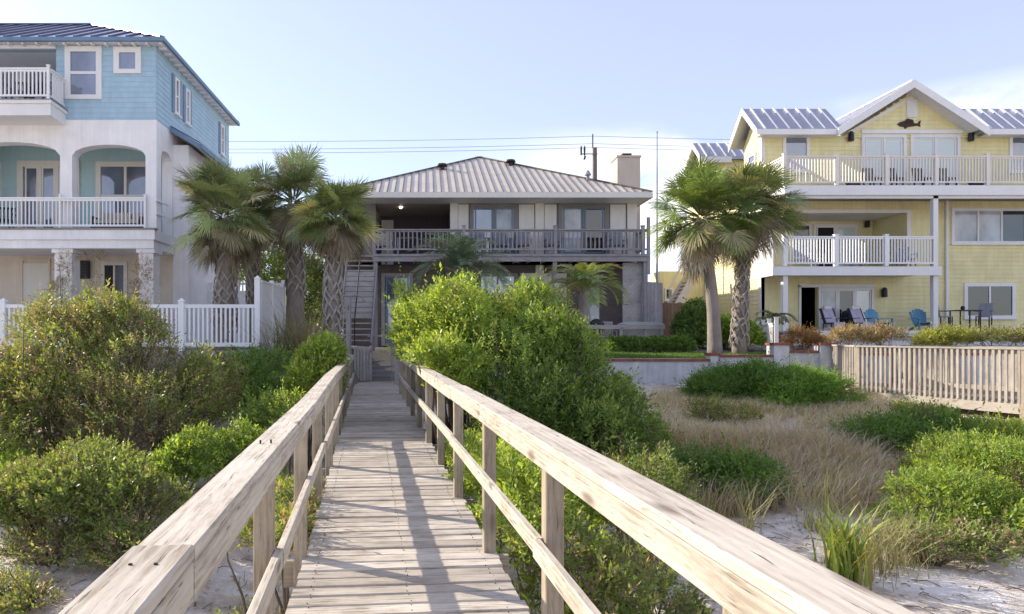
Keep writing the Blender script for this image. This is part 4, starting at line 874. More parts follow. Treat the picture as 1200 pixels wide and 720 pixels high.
g=thing('gate_post','thick grey wooden gate post at right of boardwalk end','post',tuple(BP(.93,22.6,0))); m=MB(); m.beam(BP(.93,22.6,-.6),BP(.93,22.6,1.62),.16,.16,up=AX); obj('shaft',m,M['palewood'],g); m=MB(); m.beam(BP(.93,22.6,1.622),BP(.93,22.6,1.66),.2,.2,up=AX); obj('post_cap',m,M['palewood'],g)
g=thing('outdoor_shower','grey wooden shower post with bent pipe beside gate','shower',tuple(BP(-.60,20.2,0))); m=MB(); m.beam(BP(-.60,20.2,-.6),BP(-.60,20.2,2.62),.13,.1,up=AX); obj('post',m,M['palewood'],g)
m=MB(); m.tube([BP(-.52,20.15,.9),BP(-.52,20.15,2.72),BP(-.42,20.15,2.80),BP(-.22,20.15,2.76),BP(-.14,20.15,2.66)],.018,8); obj('pipe',m,M['greyfab'],g); m=MB(); m.tube([BP(-.14,20.15,2.66),BP(-.13,20.15,2.62)],[.03,.06],8); obj('shower_head',m,M['greyfab'],g)
g=thing('garden_steps','grey wooden steps climbing from boardwalk end to patio','steps',tuple(BP(.2,24.5,0)))
for i in range(6): m=MB(); m.beam(BP(-.5,24.4+i*.3,.17+i*.17),BP(.9,24.4+i*.3,.17+i*.17),.29,.045); m.beam(BP(-.5,24.27+i*.3,.06+i*.17),BP(.9,24.27+i*.3,.06+i*.17),.02,.15); obj('step',m,M['greywood'],g)
g=thing('bench','grey wooden bench on patio beside the stair foot','bench',(X(452,24.9),24.9,1.1)); cx,cy,cz=g.location; cz=1.15; m=MB(); m.box((cx-.65,cy-.2,cz+.42),(cx+.65,cy+.2,cz+.48)); obj('seat',m,M['greywood'],g)
for sx in (-1,1): m=MB(); m.box((cx+sx*.45-.05,cy-.15,cz-.1),(cx+sx*.45+.05,cy+.15,cz+.418)); obj('leg',m,M['greywood'],g)

# ---- second boardwalk, right
rw=thing('boardwalk','sunlit wooden boardwalk with close picket railings leaving the yellow house','boardwalk',(12,15,.27))
path=[Vector((11.55,19.42,0)),Vector((11.05,17.5,0)),Vector((12.25,14.0,0)),Vector((14.3,8.0,0)),Vector((16.3,2.0,0))]; DZ=.27; WD=1.5
def offs(pts,w):
    out=[]
    for i,p in enumerate(pts):
        d=(pts[min(i+1,len(pts)-1)]-pts[max(i-1,0)]).normalized(); out.append(p+Vector((-d.y,d.x,0))*w)
    return out
right=offs(path,WD)
m=MB(); fa=MB()
for i in range(len(path)-1):
    a,b,c,d=path[i],path[i+1],right[i+1],right[i]; L=(b-a).length; n=int(L/.145)
    for k in range(n):
        t0,t1=(k+.03)/n,(k+.97)/n
        m.prism([a.lerp(b,t0)+Vector((0,0,DZ-.038)),a.lerp(b,t1)+Vector((0,0,DZ-.038)),d.lerp(c,t1)+Vector((0,0,DZ-.038)),d.lerp(c,t0)+Vector((0,0,DZ-.038))],(0,0,.038))
    for p,q in ((a,b),(d,c)): fa.beam(p+Vector((0,0,DZ-.16)),q+Vector((0,0,DZ-.16)),.045,.24)
obj('deck',m,M['deck'],rw); obj('side_beam',fa,M['railwood'],rw)
for line in (path,right):
    for i in range(len(line)-1):
        a,b=line[i],line[i+1]; L=(b-a).length; d=(b-a)/L; n=int(L/.118); up=Vector((0,0,1)); q=MB()
        q.beam(a+up*(DZ+1.07),b+up*(DZ+1.07),.15,.04); q.beam(a+up*(DZ+1.0),b+up*(DZ+1.0),.04,.09); q.beam(a+up*(DZ+.12),b+up*(DZ+.12),.04,.1)
        sd=Vector((-d.y,d.x,0))*.04*(1 if line is right else -1)
        for k in range(n): pnt=a.lerp(b,(k+.5)/n)+sd; q.beam(pnt+up*(DZ-.05),pnt+up*(DZ+1.045),.052,.036,up=sd)
        obj('railing',q,M['railwood'],rw)
        k=max(1,int(L/1.9))
        for j in range(k+ (1 if i==len(line)-2 else 0)):
            pnt=a.lerp(b,j/k); q=MB(); q.beam(pnt+up*-1.6,pnt+up*(DZ+1.048),.1,.1,up=d); obj('post',q,M['post'],rw)

# ---- utility pole, wires, mast
t=thing('utility_pole','weathered wooden utility pole with insulators rising behind tan roof','utility pole',(X(697,50),50,1)); px_,py_=X(697,50),50; zt=Z(159,50)
m=MB(); m.tube([(px_,py_,0.5),(px_,py_,zt-.9)],[.22,.16],10); m.tube([(px_-.15,py_,zt-.9),(px_-.15,py_,zt+.1)],.05,6); obj('pole',m,M['darkwood'],t)
m=MB(); m.beam((px_-1.0,py_,zt-1.35),(px_+.2,py_,zt-1.35),.07,.07); obj('arm',m,M['greywood'],t)
for k in (-1.0,-.75): m=MB(); m.tube([(px_+k,py_,zt-1.45),(px_+k,py_,zt-.9),(px_+k,py_,zt-.75)],[.06,.08,.03],8); obj('insulator',m,M['black'],t)
m=MB(); m.tube([(px_-.78,py_,zt-1.75),(px_-.72,py_,zt-1.5)],[.09,.09],8); obj('fuse_box',m,M['black'],t)
for k,(dz,nm) in enumerate(((-.05,'topmost'),(-.60,'middle'),(-.88,'lowest'))):
    m=MB()
    for sgn in (-1,1):
        pts=[]
        for i in range(13): u=i/12; sag=-.32*4*u*(1-u)-.15*u; pts.append((px_-.15+sgn*46*u,py_,zt+dz+sag))
        m.tube(pts,.015,5,False)
    tag(obj('power_line',m,M['wire'],None,loc=(px_,py_,zt)),'%s of the three thin dark power lines crossing the sky'%nm,'power line','power lines on the utility pole')
t=thing('mast','thin tall grey mast standing right of the chimney','mast',(X(770,36),36,1)); m=MB(); m.tube([(X(770,36),36,.8),(X(770,36),36,7),(X(770,36),36,Z(156,36))],[.06,.05,.025],8); obj('pole',m,M['greyfab'],t)
m=MB(); m.tube([(X(770,36),36,Z(156,36)),(X(770,36),36,Z(154,36))],[.04,.03],8); obj('tip',m,M['greyfab'],t)
# ================================================================== TERRAIN
def sstep(x,a,b): t=np.clip((x-a)/(b-a),0,1); return t*t*(3-2*t)
def wob(x,y):
    return (np.sin(x*1.1+y*.7)*.5+np.sin(x*2.3-y*1.9+1)*.3+np.sin(x*.45+y*1.3+2)*.6+np.sin(x*4.1+y*3.3)*.12)
def ground_h(x,y):
    x=np.asarray(x,float); y=np.asarray(y,float)
    hl=np.interp(y,[-60,-8,0,6,9,12,15,17.3,17.44,17.5],[-2.6,-2.2,-1.4,-1.05,-.6,-.1,.4,.75,.8,1.2])
    hm=np.interp(y,[-60,-8,0,6,9,12,16,23.6,25.8],[-2.6,-2.2,-1.5,-1.25,-.95,-.7,-.45,-.3,1.15])
    hr=np.interp(y,[-60,-8,0,6,9,12,15,17.5,19.55,19.72,24],[-2.6,-2.2,-1.4,-1.05,-.8,-.45,-.15,.05,.22,.95,1.2])
    a=sstep(x,-3.0,-2.1); b=sstep(x,2.3,4.2)
    h=hl*(1-a)+hm*a*(1-b)+hr*b
    amp=.09*(1-sstep(y,15,17.2))
    return h+amp*wob(x,y)
gx=np.concatenate([[-2500,-900,-300,-120,-60,-40,-30,-24],np.arange(-20,24,.22),[24,27,30,36,45,60,120,300,900,2500]])
gy=np.concatenate([[-400,-120,-60,-30,-15,-8,-5],np.arange(-3,27,.16),[27,30,36,45,60,90,140,300,900,3500]])
GX,GY=np.meshgrid(gx,gy); H=ground_h(GX,GY)
V=np.stack([GX.ravel(),GY.ravel(),H.ravel()],1); nx,ny=len(gx),len(gy)
i=np.arange(nx-1)[None,:]+np.arange(ny-1)[:,None]*nx; i=i.ravel()
Q=np.stack([i,i+1,i+1+nx,i+nx],1)
m,nt,out=nt_new('dune_sand'); tc=N(nt,'ShaderNodeTexCoord'); co=tc.outputs['Object']; p=N(nt,'ShaderNodeBsdfPrincipled'); p.inputs['Roughness'].default_value=.95; p.inputs['Specular IOR Level'].default_value=.1
n1=noise(nt,co,.55,6,.62,.4); n2=noise(nt,co,5,6,.7); n3=noise(nt,co,38,5,.7)
n4=noise(nt,co,1.7,5,.6,.5); k=mathn(nt,'ADD',mathn(nt,'MULTIPLY',n1,.4),mathn(nt,'ADD',mathn(nt,'MULTIPLY',n4,.35),mathn(nt,'MULTIPLY',n2,.25)))
r=ramp(nt,[(.43,(.84,.79,.72)),(.50,(.66,.58,.48)),(.57,(.40,.33,.25)),(.68,(.17,.13,.09))]); nt.links.new(k,r.inputs[0])
r3=ramp(nt,[(.29,(.35,.33,.30)),(.43,(1,1,1))]); nt.links.new(n3,r3.inputs[0])
c1=mixc(nt,.75,r.outputs[0],r3.outputs[0],'MULTIPLY')
sep=N(nt,'ShaderNodeSeparateXYZ'); nt.links.new(co,sep.inputs[0])
yard=ramp(nt,[(.0,(0,0,0)),(1.0,(1,1,1))]); nt.links.new(mathn(nt,'MULTIPLY',mathn(nt,'SUBTRACT',sep.outputs[1],19.5),2.0),yard.inputs[0])
c2=mixc(nt,yard.outputs[0],c1,(.19,.175,.155)); nt.links.new(c2,p.inputs['Base Color'])
b=N(nt,'ShaderNodeBump'); b.inputs['Strength'].default_value=.5; b.inputs['Distance'].default_value=.05; nt.links.new(mathn(nt,'ADD',n3,mathn(nt,'MULTIPLY',n2,1.4)),b.inputs['Height']); nt.links.new(b.outputs[0],p.inputs['Normal']); nt.links.new(p.outputs[0],out.inputs[0]); M['sand']=m
g=np_mesh('ground',V,Q,mat=M['sand'],smooth=True); tag(g,'sandy dune ground with litter rising to the house yards','ground',kind='structure')

# ================================================================== FOLIAGE
def unit(v): return v/np.maximum(np.linalg.norm(v,axis=1,keepdims=True),1e-6)
def leaf_quads(P,Dn,Nn,L,W):
    """rhombic leaves: base P, direction Dn, side from normal Nn; slightly folded tip"""
    S=unit(np.cross(Dn,Nn)); n=len(P); L=L[:,None]; W=W[:,None]
    a=P; b=P+Dn*L*.45+S*W*.5; c=P+Dn*L-Nn*L*.12; d=P+Dn*L*.45-S*W*.5
    V=np.stack([a,b,c,d],1).reshape(-1,3); Q=np.arange(n*4).reshape(n,4); return V,Q
SHR=.88
def bush(name,label,cat,lobes,nsh,L=.06,W=.026,pal=((.09,.14,.03),(.06,.11,.03)),k=7,sl=.16,seed=0,group=None,trans='leaf',rag=.22,zmin=-.35,up=.55,nst=22,tipc=None,bare=.0,fill=.3,deadp=.06):
    rg=np.random.default_rng(seed+100); lob=np.array(lobes,float); lob[:,3:]*=SHR; lob[:,2]-=lob[:,5]*.06
    if cat=='bush' and lob[0,1]<19:                # let the lower lobes reach the ground
        for q in lob:
            g_=float(ground_h(q[0],q[1])); gap=q[2]-q[5]-g_
            if .05<gap<.75: top=q[2]+q[5]; q[5]=(top-g_+.05)/2; q[2]=top-q[5]
    base=(float(lob[:,0].mean()),float(lob[:,1].mean())); gz=float(ground_h(*base))
    t=thing(name,label,cat,(base[0],base[1],gz),group)
    wgt=(lob[:,3]*lob[:,4]*lob[:,5])**(2/3); li=rg.choice(len(lob),nsh*2,p=wgt/wgt.sum()); d=unit(rg.normal(size=(nsh*2,3)))
    keep=d[:,2]>zmin; li=li[keep]; d=d[keep]; c=lob[li,:3]; r=lob[li,3:]
    ph=seed*1.7+li*2.1
    lsz=np.ones(len(d)); dead=np.zeros(len(d),bool); f=1+.3*rag*(np.sin(d[:,0]*5+ph)*np.sin(d[:,1]*5+ph*1.3)+.6*np.sin(d[:,2]*9+d[:,0]*7+ph)); cb=np.zeros(len(d))
    for q in range(len(lob)):                       # every lobe swells into smaller clumps with gaps between them
        kc=unit(rg.normal(size=(15,3))); kr=rg.uniform(.38,.7,15); kb=rg.uniform(.6,1.25,15); s_=li==q; th=np.arccos(np.clip(d[s_]@kc.T,-1,1))/kr
        hh=np.sqrt(np.clip(1-th**2,0,1))*kb; f[s_]+=rag*1.9*(hh.max(1)-.55); am=th.argmin(1); cb[s_]=kb[am]; lsz[s_]=rg.uniform(.75,1.3,15)[am]; dead[s_]=(rg.random(15)<deadp)[am]
    inner=rg.random(len(d))<fill; f=np.where(inner,f*rg.uniform(.45,.92,len(d)),f*rg.uniform(.93,1.06,len(d)))
    Pp=c+d*r*f[:,None]; ok=np.ones(len(Pp),bool)
    for q in range(len(lob)):
        dd=np.linalg.norm((Pp-lob[q,:3])/lob[q,3:],axis=1); ok&=~((dd<.72)&(li!=q)&~inner)
    gh=ground_h(Pp[:,0],Pp[:,1]); ok&=Pp[:,2]>gh+.02
    if bare>0: ok&=~((np.sin(Pp[:,0]*2.1+seed)+np.sin(Pp[:,1]*2.7+seed*2)+np.sin(Pp[:,2]*4))<-2.2+bare*2)
    uu=Pp[:,0]+.085*Pp[:,1]; ok&=~((uu>-.55)&(uu<1.0)&(Pp[:,2]<1.15)&(Pp[:,2]>-.1)&(Pp[:,1]<24)); ok&=~((uu>-.5)&(uu<.55)&(Pp[:,1]<16.5))
    Pp=Pp[ok][:nsh]; d=d[ok][:nsh]; f=f[ok][:nsh]; cb=cb[ok][:nsh]; lsz=lsz[ok][:nsh]; dead=dead[ok][:nsh]&(rg.random(min(nsh,int(ok.sum())))<.75); n=len(Pp)
    nrm=unit(d/1.0); sd=unit(nrm+np.array([0,0,up])+rg.normal(scale=.35,size=(n,3)))
    lenS=sl*rg.uniform(.5,1.25,n)*np.where(rg.random(n)<.05,rg.uniform(1.5,2.6,n),1)
    pal=np.array(pal); pi=rg.choice(len(pal),n,p=None); sc=pal[pi]*rg.uniform(.72,1.25,(n,1))*(1.32*(.75+.3*cb[:,None]))
    sc[dead]=np.array((.21,.155,.10))*rg.uniform(.7,1.3,(int(dead.sum()),1))
    T=np.tile(np.linspace(.1,1,k),(n,1)); ang=np.cumsum(np.full((n,k),2.4),1)+rg.uniform(0,6.28,(n,1))
    a1=unit(np.cross(sd,np.where(np.abs(sd[:,2:3])<.9,np.array([[0,0,1.]]),np.array([[1.,0,0]])))); a2=np.cross(sd,a1)
    base_=Pp[:,None,:]+sd[:,None,:]*(lenS[:,None]*T)[:,:,None]
    rad=a1[:,None,:]*np.cos(ang)[:,:,None]+a2[:,None,:]*np.sin(ang)[:,:,None]
    ld=rad*(1.0-.5*T)[:,:,None]+sd[:,None,:]*(.35+.75*T)[:,:,None]
    ld=ld.reshape(-1,3)+rg.normal(scale=.18,size=(n*k,3)); ld=unit(ld)
    nn=unit(np.repeat(sd,k,0)+rg.normal(scale=.45,size=(n*k,3))); nn=unit(nn-ld*np.sum(nn*ld,1,keepdims=True))
    ls=L*rg.uniform(.65,1.25,n*k)*np.repeat(lsz*np.where(dead,.6,1),k); V,Q=leaf_quads(base_.reshape(-1,3),ld,nn,ls,ls*(W/L))
    col=np.repeat(sc,k,0)*rg.uniform(.8,1.2,(n*k,1))
    if tipc is not None:
        tt=T.reshape(-1)**2; tt=tt*np.repeat(~dead,k)*(rg.random(n)[:,None].repeat(k,1).reshape(-1)<.55); col=col*(1-tt[:,None]*.7)+np.array(tipc)*tt[:,None]*.7
    col=np.repeat(col,4,0)
    np_mesh('foliage',V,Q,col=col,mat=M[trans],parent=t)
    mb=MB(); sel=rg.choice(n,min(n,nst),replace=False)
    for s in sel:
        e=Vector(Pp[s]); l=lob[np.argmin(np.linalg.norm((lob[:,:2]-Pp[s][:2]),axis=1))]; bx,by=l[0]+rg.normal()*.12*l[3],l[1]+rg.normal()*.12*l[4]
        u_=bx+.085*by
        if -.75<u_<1.2 and by<24: continue
        e=e+Vector(sd[s])*float(lenS[s])*rg.uniform(.3,1.25)
        b0=Vector((bx,by,float(ground_h(bx,by))-.05)); mid=b0.lerp(e,.5)+Vector((rg.normal()*.08,rg.normal()*.08,.06)); rr=.005+.005*(e-b0).length
        mb.tube([b0,b0.lerp(mid,.6),mid,mid.lerp(e,.5)+Vector((rg.normal()*.03,rg.normal()*.03,0)),e],[rr*1.6,rr*1.3,rr,rr*.7,rr*.4],5)
    obj('stems',mb,M['bark'],t); return t
YG=((.26,.34,.055),(.21,.30,.05),(.15,.24,.045),(.30,.36,.08))          # sunny yellow-green
MG=((.13,.20,.05),(.085,.145,.04),(.14,.20,.055),(.07,.12,.04))        # mid green
DG=((.115,.20,.045),(.09,.16,.04),(.15,.245,.055))                       # dark creeping green
OL=((.19,.23,.07),(.14,.185,.055),(.25,.26,.09),(.28,.21,.14),(.12,.16,.05),(.24,.17,.13),(.26,.31,.085))  # olive / brownish
GL=((.15,.21,.06),(.12,.175,.05),(.20,.24,.085),(.16,.15,.08))
def lob(px,py,D,rx,ry,rz): return (X(px,D),D,Z(py,D),rx,ry,rz)
# big bush right of the boardwalk: three shrubs
bush('shrub','bright yellow green leafy shrub hugging the far right handrail','bush',[lob(505,395,12.6,.72,.8,.85),lob(540,385,11.8,.75,.9,.75),lob(492,440,12.6,.55,.7,.6),lob(470,378,13.4,.45,.5,.6),lob(520,440,11.0,.6,.8,.6)],5200,.075,.032,YG,8,.22,1,tipc=(.34,.40,.10),rag=.29,nst=70)
bush('shrub','tall green shrub with pale tips, middle of the thicket right of boardwalk','bush',[lob(600,400,12.6,.95,.9,.95),lob(640,412,12.0,.85,.9,.78),lob(580,450,11.4,.9,1.0,.85),lob(560,372,13.6,.65,.65,.52),lob(622,367,13.0,.55,.55,.45)],6200,.07,.028,YG+MG[:1]+MG[2:3],8,.20,2,tipc=(.24,.32,.08),rag=.29,nst=70)
bush('shrub','dark green wax leaved shrub at right end of the thicket beside boardwalk','bush',[lob(664,462,11.6,.97,1.0,.84),lob(702,493,11.0,.85,.8,.68),lob(635,500,10.6,.92,.9,.8),lob(732,523,10.6,.52,.55,.5),lob(680,522,10.4,.82,.7,.6),lob(645,427,12.2,.7,.7,.58)],7600,.075,.026,((.135,.20,.05),(.105,.165,.045),(.17,.245,.06),(.21,.27,.07)),8,.22,3,rag=.29,nst=70)
bush('shrub','low bright green shrub under the right handrail with shadow stripes','bush',[lob(615,610,6.3,.5,.8,.34),lob(645,575,7.2,.6,.8,.36),lob(585,560,7.6,.4,.7,.3),lob(700,590,7.0,.5,.6,.28),lob(560,530,8.8,.5,.7,.3)],2600,.06,.026,YG,7,.15,4,nst=12,tipc=(.32,.38,.09))
bush('shrub','sparse brownish green scrub on the ground right of the lower handrail','bush',[lob(690,690,5.4,.6,.7,.22),lob(650,590,8.6,.6,.7,.3),lob(720,575,9.2,.6,.6,.3),lob(760,670,5.8,.55,.6,.2),lob(640,640,5.9,.4,.6,.2),lob(720,600,6.9,.5,.5,.22)],3000,.055,.022,OL+GL+YG[:1],7,.15,5,bare=.25,nst=26)
bush('shrub','small light shrub at foot of thicket beside the dry grass','bush',[lob(760,575,7.9,.35,.4,.3),lob(735,560,8.0,.3,.4,.3),lob(790,560,8.3,.25,.3,.22)],700,.06,.022,GL,7,.18,6)
# left side
bush('shrub','large tangled olive brown shrub before the white picket fence','bush',[lob(115,430,11.8,1.2,1.1,.95),lob(185,468,11.0,1.0,1.0,.85),lob(60,485,10.8,1.1,1.0,.9),lob(235,465,11.8,.7,.8,.6),lob(15,462,11.4,.9,.9,.75),lob(150,505,10.2,1.15,.8,.65),lob(75,388,12.4,.7,.7,.6),lob(150,386,12.3,.7,.7,.55),lob(112,395,12.6,.7,.7,.7)],10500,.06,.026,OL,8,.22,7,rag=.26,nst=240,bare=.15,deadp=.15,tipc=(.20,.25,.07))
bush('shrub','loose brown green shrub at left picture edge, part of the thicket','bush',[lob(-30,480,10.5,.8,.9,.7),lob(-90,450,11.4,1.0,1.0,.9),lob(-20,525,9.6,.6,.6,.45)],3000,.06,.026,OL,8,.22,8,nst=40)
bush('shrub','dark low shrub in the shade below the left bulkhead','bush',[lob(295,440,14.2,1.0,.8,.42),lob(255,450,13.6,.8,.8,.5),lob(320,462,13.2,.5,.5,.3)],2400,.07,.028,DG,8,.2,9)
bush('shrub','round sunlit grey green shrub at lower left on sand','bush',[lob(95,588,7.9,.95,.75,.5),lob(160,600,7.7,.55,.6,.38),lob(35,590,7.9,.6,.6,.46),lob(110,560,8.4,.6,.6,.4)],5200,.05,.021,GL,8,.13,10,deadp=.12,tipc=(.26,.32,.09),rag=.12,zmin=-.2,nst=90)
bush('shrub','low mounded yellow green shrub left of the handrail','bush',[lob(245,535,9.2,.62,.6,.36),lob(290,525,9.4,.4,.5,.28),lob(215,545,9.1,.4,.5,.3)],2600,.05,.021,YG[:3]+GL[:2],8,.12,11,rag=.12,zmin=-.15)
bush('shrub','upright fresh green shrub at far end of left handrail','bush',[lob(376,436,12.6,.40,.45,.45),lob(362,455,12.2,.34,.4,.34),lob(390,455,12.3,.28,.35,.35),lob(384,414,12.8,.22,.25,.24)],2000,.075,.032,YG,8,.2,12,tipc=(.34,.40,.10))
bush('shrub','small light green shrub beneath the left handrail midway','bush',[lob(330,485,10.6,.5,.5,.28),lob(305,490,10.8,.4,.4,.24)],1000,.06,.024,YG[:2]+GL[:2],7,.14,13)
bush('shrub','dry twiggy low scrub beside the nearest left post','bush',[lob(300,650,5.6,.45,.6,.25),lob(270,690,5.2,.4,.5,.2),lob(340,600,6.6,.35,.5,.25),lob(345,640,5.6,.18,.5,.22)],2600,.055,.022,GL+YG[:1]+OL[3:4],7,.14,14,nst=14,bare=.1)
bush('shrub','small scrubby plant on sand in the lower left corner','bush',[lob(12,695,6.6,.26,.3,.15),lob(40,708,6.4,.2,.25,.1)],380,.05,.02,GL+OL[2:4],7,.14,15,nst=30)
bush('shrub','pale yellow shrub peeping over left picture edge behind the round one','bush',[lob(0,560,8.9,.5,.5,.3),lob(-30,545,9.2,.5,.5,.35)],900,.05,.021,YG,7,.13,16)
# right side
def creeper(label,lobes,n,seed,pal=DG,L=.075,W=.022,tip=None): return bush('ground_cover',label,'bush',lobes,n,L,W,pal,8,.26,seed,up=-.15,rag=.14,zmin=-.1,nst=16,tipc=tip)
creeper('dark green trailing mound at left below sea wall',[lob(860,458,17.0,.9,.8,.5),lob(835,462,16.8,.6,.6,.35),lob(890,455,16.6,.7,.8,.5)],3800,20,tip=(.13,.23,.05))
creeper('bright green trailing mound before the sea wall pillar, right of the dark one',[lob(935,460,16.2,.75,.8,.58),lob(965,466,16.0,.62,.7,.48),lob(915,470,15.9,.5,.6,.42)],3800,21,((.16,.28,.05),(.12,.22,.045),(.20,.33,.06)),tip=(.22,.32,.06))
creeper('flat dark green mound on dry grass under the right boardwalk',[lob(1040,515,11.9,.75,.6,.26),lob(1085,508,12.0,.6,.6,.26)],2600,22,tip=(.12,.2,.05))
creeper('small low dark green patch amid dry grass beside the thicket',[lob(860,556,9.9,.5,.4,.16),lob(815,552,10.0,.4,.4,.2),lob(890,557,9.9,.25,.3,.1)],1500,23,tip=(.15,.24,.05))
bush('shrub','large yellow green mounded shrub at right picture edge','bush',[lob(1165,568,9.2,.95,.8,.5),lob(1115,588,8.6,.6,.6,.38),lob(1215,570,8.8,.7,.8,.5),lob(1135,542,10.0,.8,.7,.36),lob(1190,615,8.1,.6,.5,.26),lob(1085,612,8.3,.45,.5,.22)],6500,.055,.022,YG[:3]+GL[:2],8,.14,24,tipc=(.34,.40,.09),rag=.14,zmin=-.2,nst=60)
bush('shrub','yellow green shrub growing between the right boardwalk posts','bush',[lob(1150,515,12.2,.8,.5,.26),lob(1105,506,12.8,.5,.5,.22),lob(1195,518,11.6,.6,.5,.26)],2600,.06,.024,YG,8,.17,25,tipc=(.32,.36,.1))
bush('shrub','tuft of light sprigs under the boardwalk corner','bush',[lob(1068,488,14.6,.34,.34,.2),lob(1092,490,14.4,.28,.3,.18)],800,.06,.022,GL,7,.18,26)
bush('shrub','wiry twiggy scrub before the yellow green shrub','bush',[lob(1085,640,7.6,.4,.4,.16),lob(1150,638,7.6,.5,.4,.14)],700,.045,.018,GL+OL[3:4],7,.13,27,nst=70,bare=.2)
bush('shrub','low grey brown twiggy shrub on the dry slope','bush',[lob(860,490,13.9,.6,.5,.2),lob(830,480,14.4,.4,.4,.18)],900,.05,.02,OL,7,.16,28,nst=50,bare=.2)
bush('shrub','tangled brown vine shrub beneath the round lower left shrub','bush',[lob(60,640,7.3,.7,.4,.14),lob(160,640,7.2,.6,.4,.14)],800,.045,.018,OL,7,.12,29,nst=80,bare=.2)
bush('hedge','clipped dark green hedge before the hot tub','hedge',[(X(718,21.8)+i*.33,21.8,1.24,.30,.42,.36) for i in range(8)],3200,.05,.026,DG,8,.06,30,rag=.05,fill=.2)
bush('shrub','rounded green garden shrub left of the twin palm trunks','bush',[lob(812,385,24,.6,.6,.75),lob(806,402,23.5,.4,.5,.4),lob(820,370,24.3,.4,.4,.5)],2200,.09,.04,MG,7,.2,31)
bush('shrub','light green garden shrub between and behind the twin palm trunks','bush',[lob(850,395,23.2,.6,.5,.6),lob(875,398,22.6,.4,.5,.5)],1800,.09,.04,YG[:3],7,.2,32)
bush('shrub','reddish brown dry shrub in the sea wall planter','bush',[lob(940,400,20.4,.4,.4,.3),lob(955,404,20.4,.25,.3,.2)],800,.07,.02,((.24,.13,.06),(.2,.11,.05),(.28,.19,.09)),7,.2,33)
bush('shrub','yellow green low planting in front of the porch edge','bush',[lob(1110,398,21,.6,.4,.25),lob(1090,402,21,.4,.4,.2)],1000,.09,.025,((.30,.30,.07),(.22,.25,.06)),7,.22,34)
bush('shrub','dull dark planting behind the right boardwalk railing','bush',[lob(1165,398,21,.9,.4,.22),lob(1220,398,21,.9,.4,.22)],1300,.08,.025,OL,7,.22,35)
bush('shrub','dry straw coloured planting before the lilac lounge chairs','bush',[lob(1000,398,21,.8,.4,.22),lob(1035,396,21.2,.5,.3,.22)],900,.1,.02,((.36,.27,.17),(.30,.22,.14),(.22,.2,.1)),7,.25,36)
bush('shrub','bright yellow green bush in the gap behind the left palms','bush',[lob(420,330,42,1.6,1.5,2.0),lob(395,345,41,1.2,1.2,1.5),lob(372,330,41,1.0,1.2,1.6)],2000,.16,.08,GL+YG[:1],7,.4,37)
bush('tree','sunlit yellow green tree behind the white lattice fence','tree',[lob(355,330,40,1.4,1.2,2.0),lob(365,370,39,1.6,1.2,1.6),lob(310,300,38,1.4,1.2,2.0),lob(285,320,38,1.3,1.2,1.6),lob(330,330,37,1.2,1.2,1.4)],3200,.17,.085,MG+GL,7,.45,38)
bush('dry_vine','dry brown vine climbing the left white column of blue house','vine',[lob(76,312,20.6,.22,.14,.4),lob(70,345,20.6,.3,.16,.5),lob(82,378,20.5,.3,.2,.5)],520,.05,.02,((.30,.21,.12),(.24,.17,.09),(.26,.24,.1)),6,.16,39,nst=9,zmin=-.9)
bush('dry_vine','dry brown vine climbing the corner column of blue house','vine',[lob(168,318,20.6,.2,.14,.45),lob(163,345,20.6,.28,.16,.5),lob(172,370,20.5,.24,.2,.45)],480,.05,.02,((.30,.21,.12),(.26,.19,.11)),6,.16,40,nst=9,zmin=-.9)
bush('dry_vine','dry brown vine hanging between the two blue house columns','vine',[lob(112,345,20.5,.3,.14,.5),lob(128,368,20.4,.4,.2,.5),lob(105,300,20.9,.5,.1,.1)],420,.05,.02,((.30,.21,.12),(.26,.24,.10)),6,.16,41,nst=9,zmin=-.9)

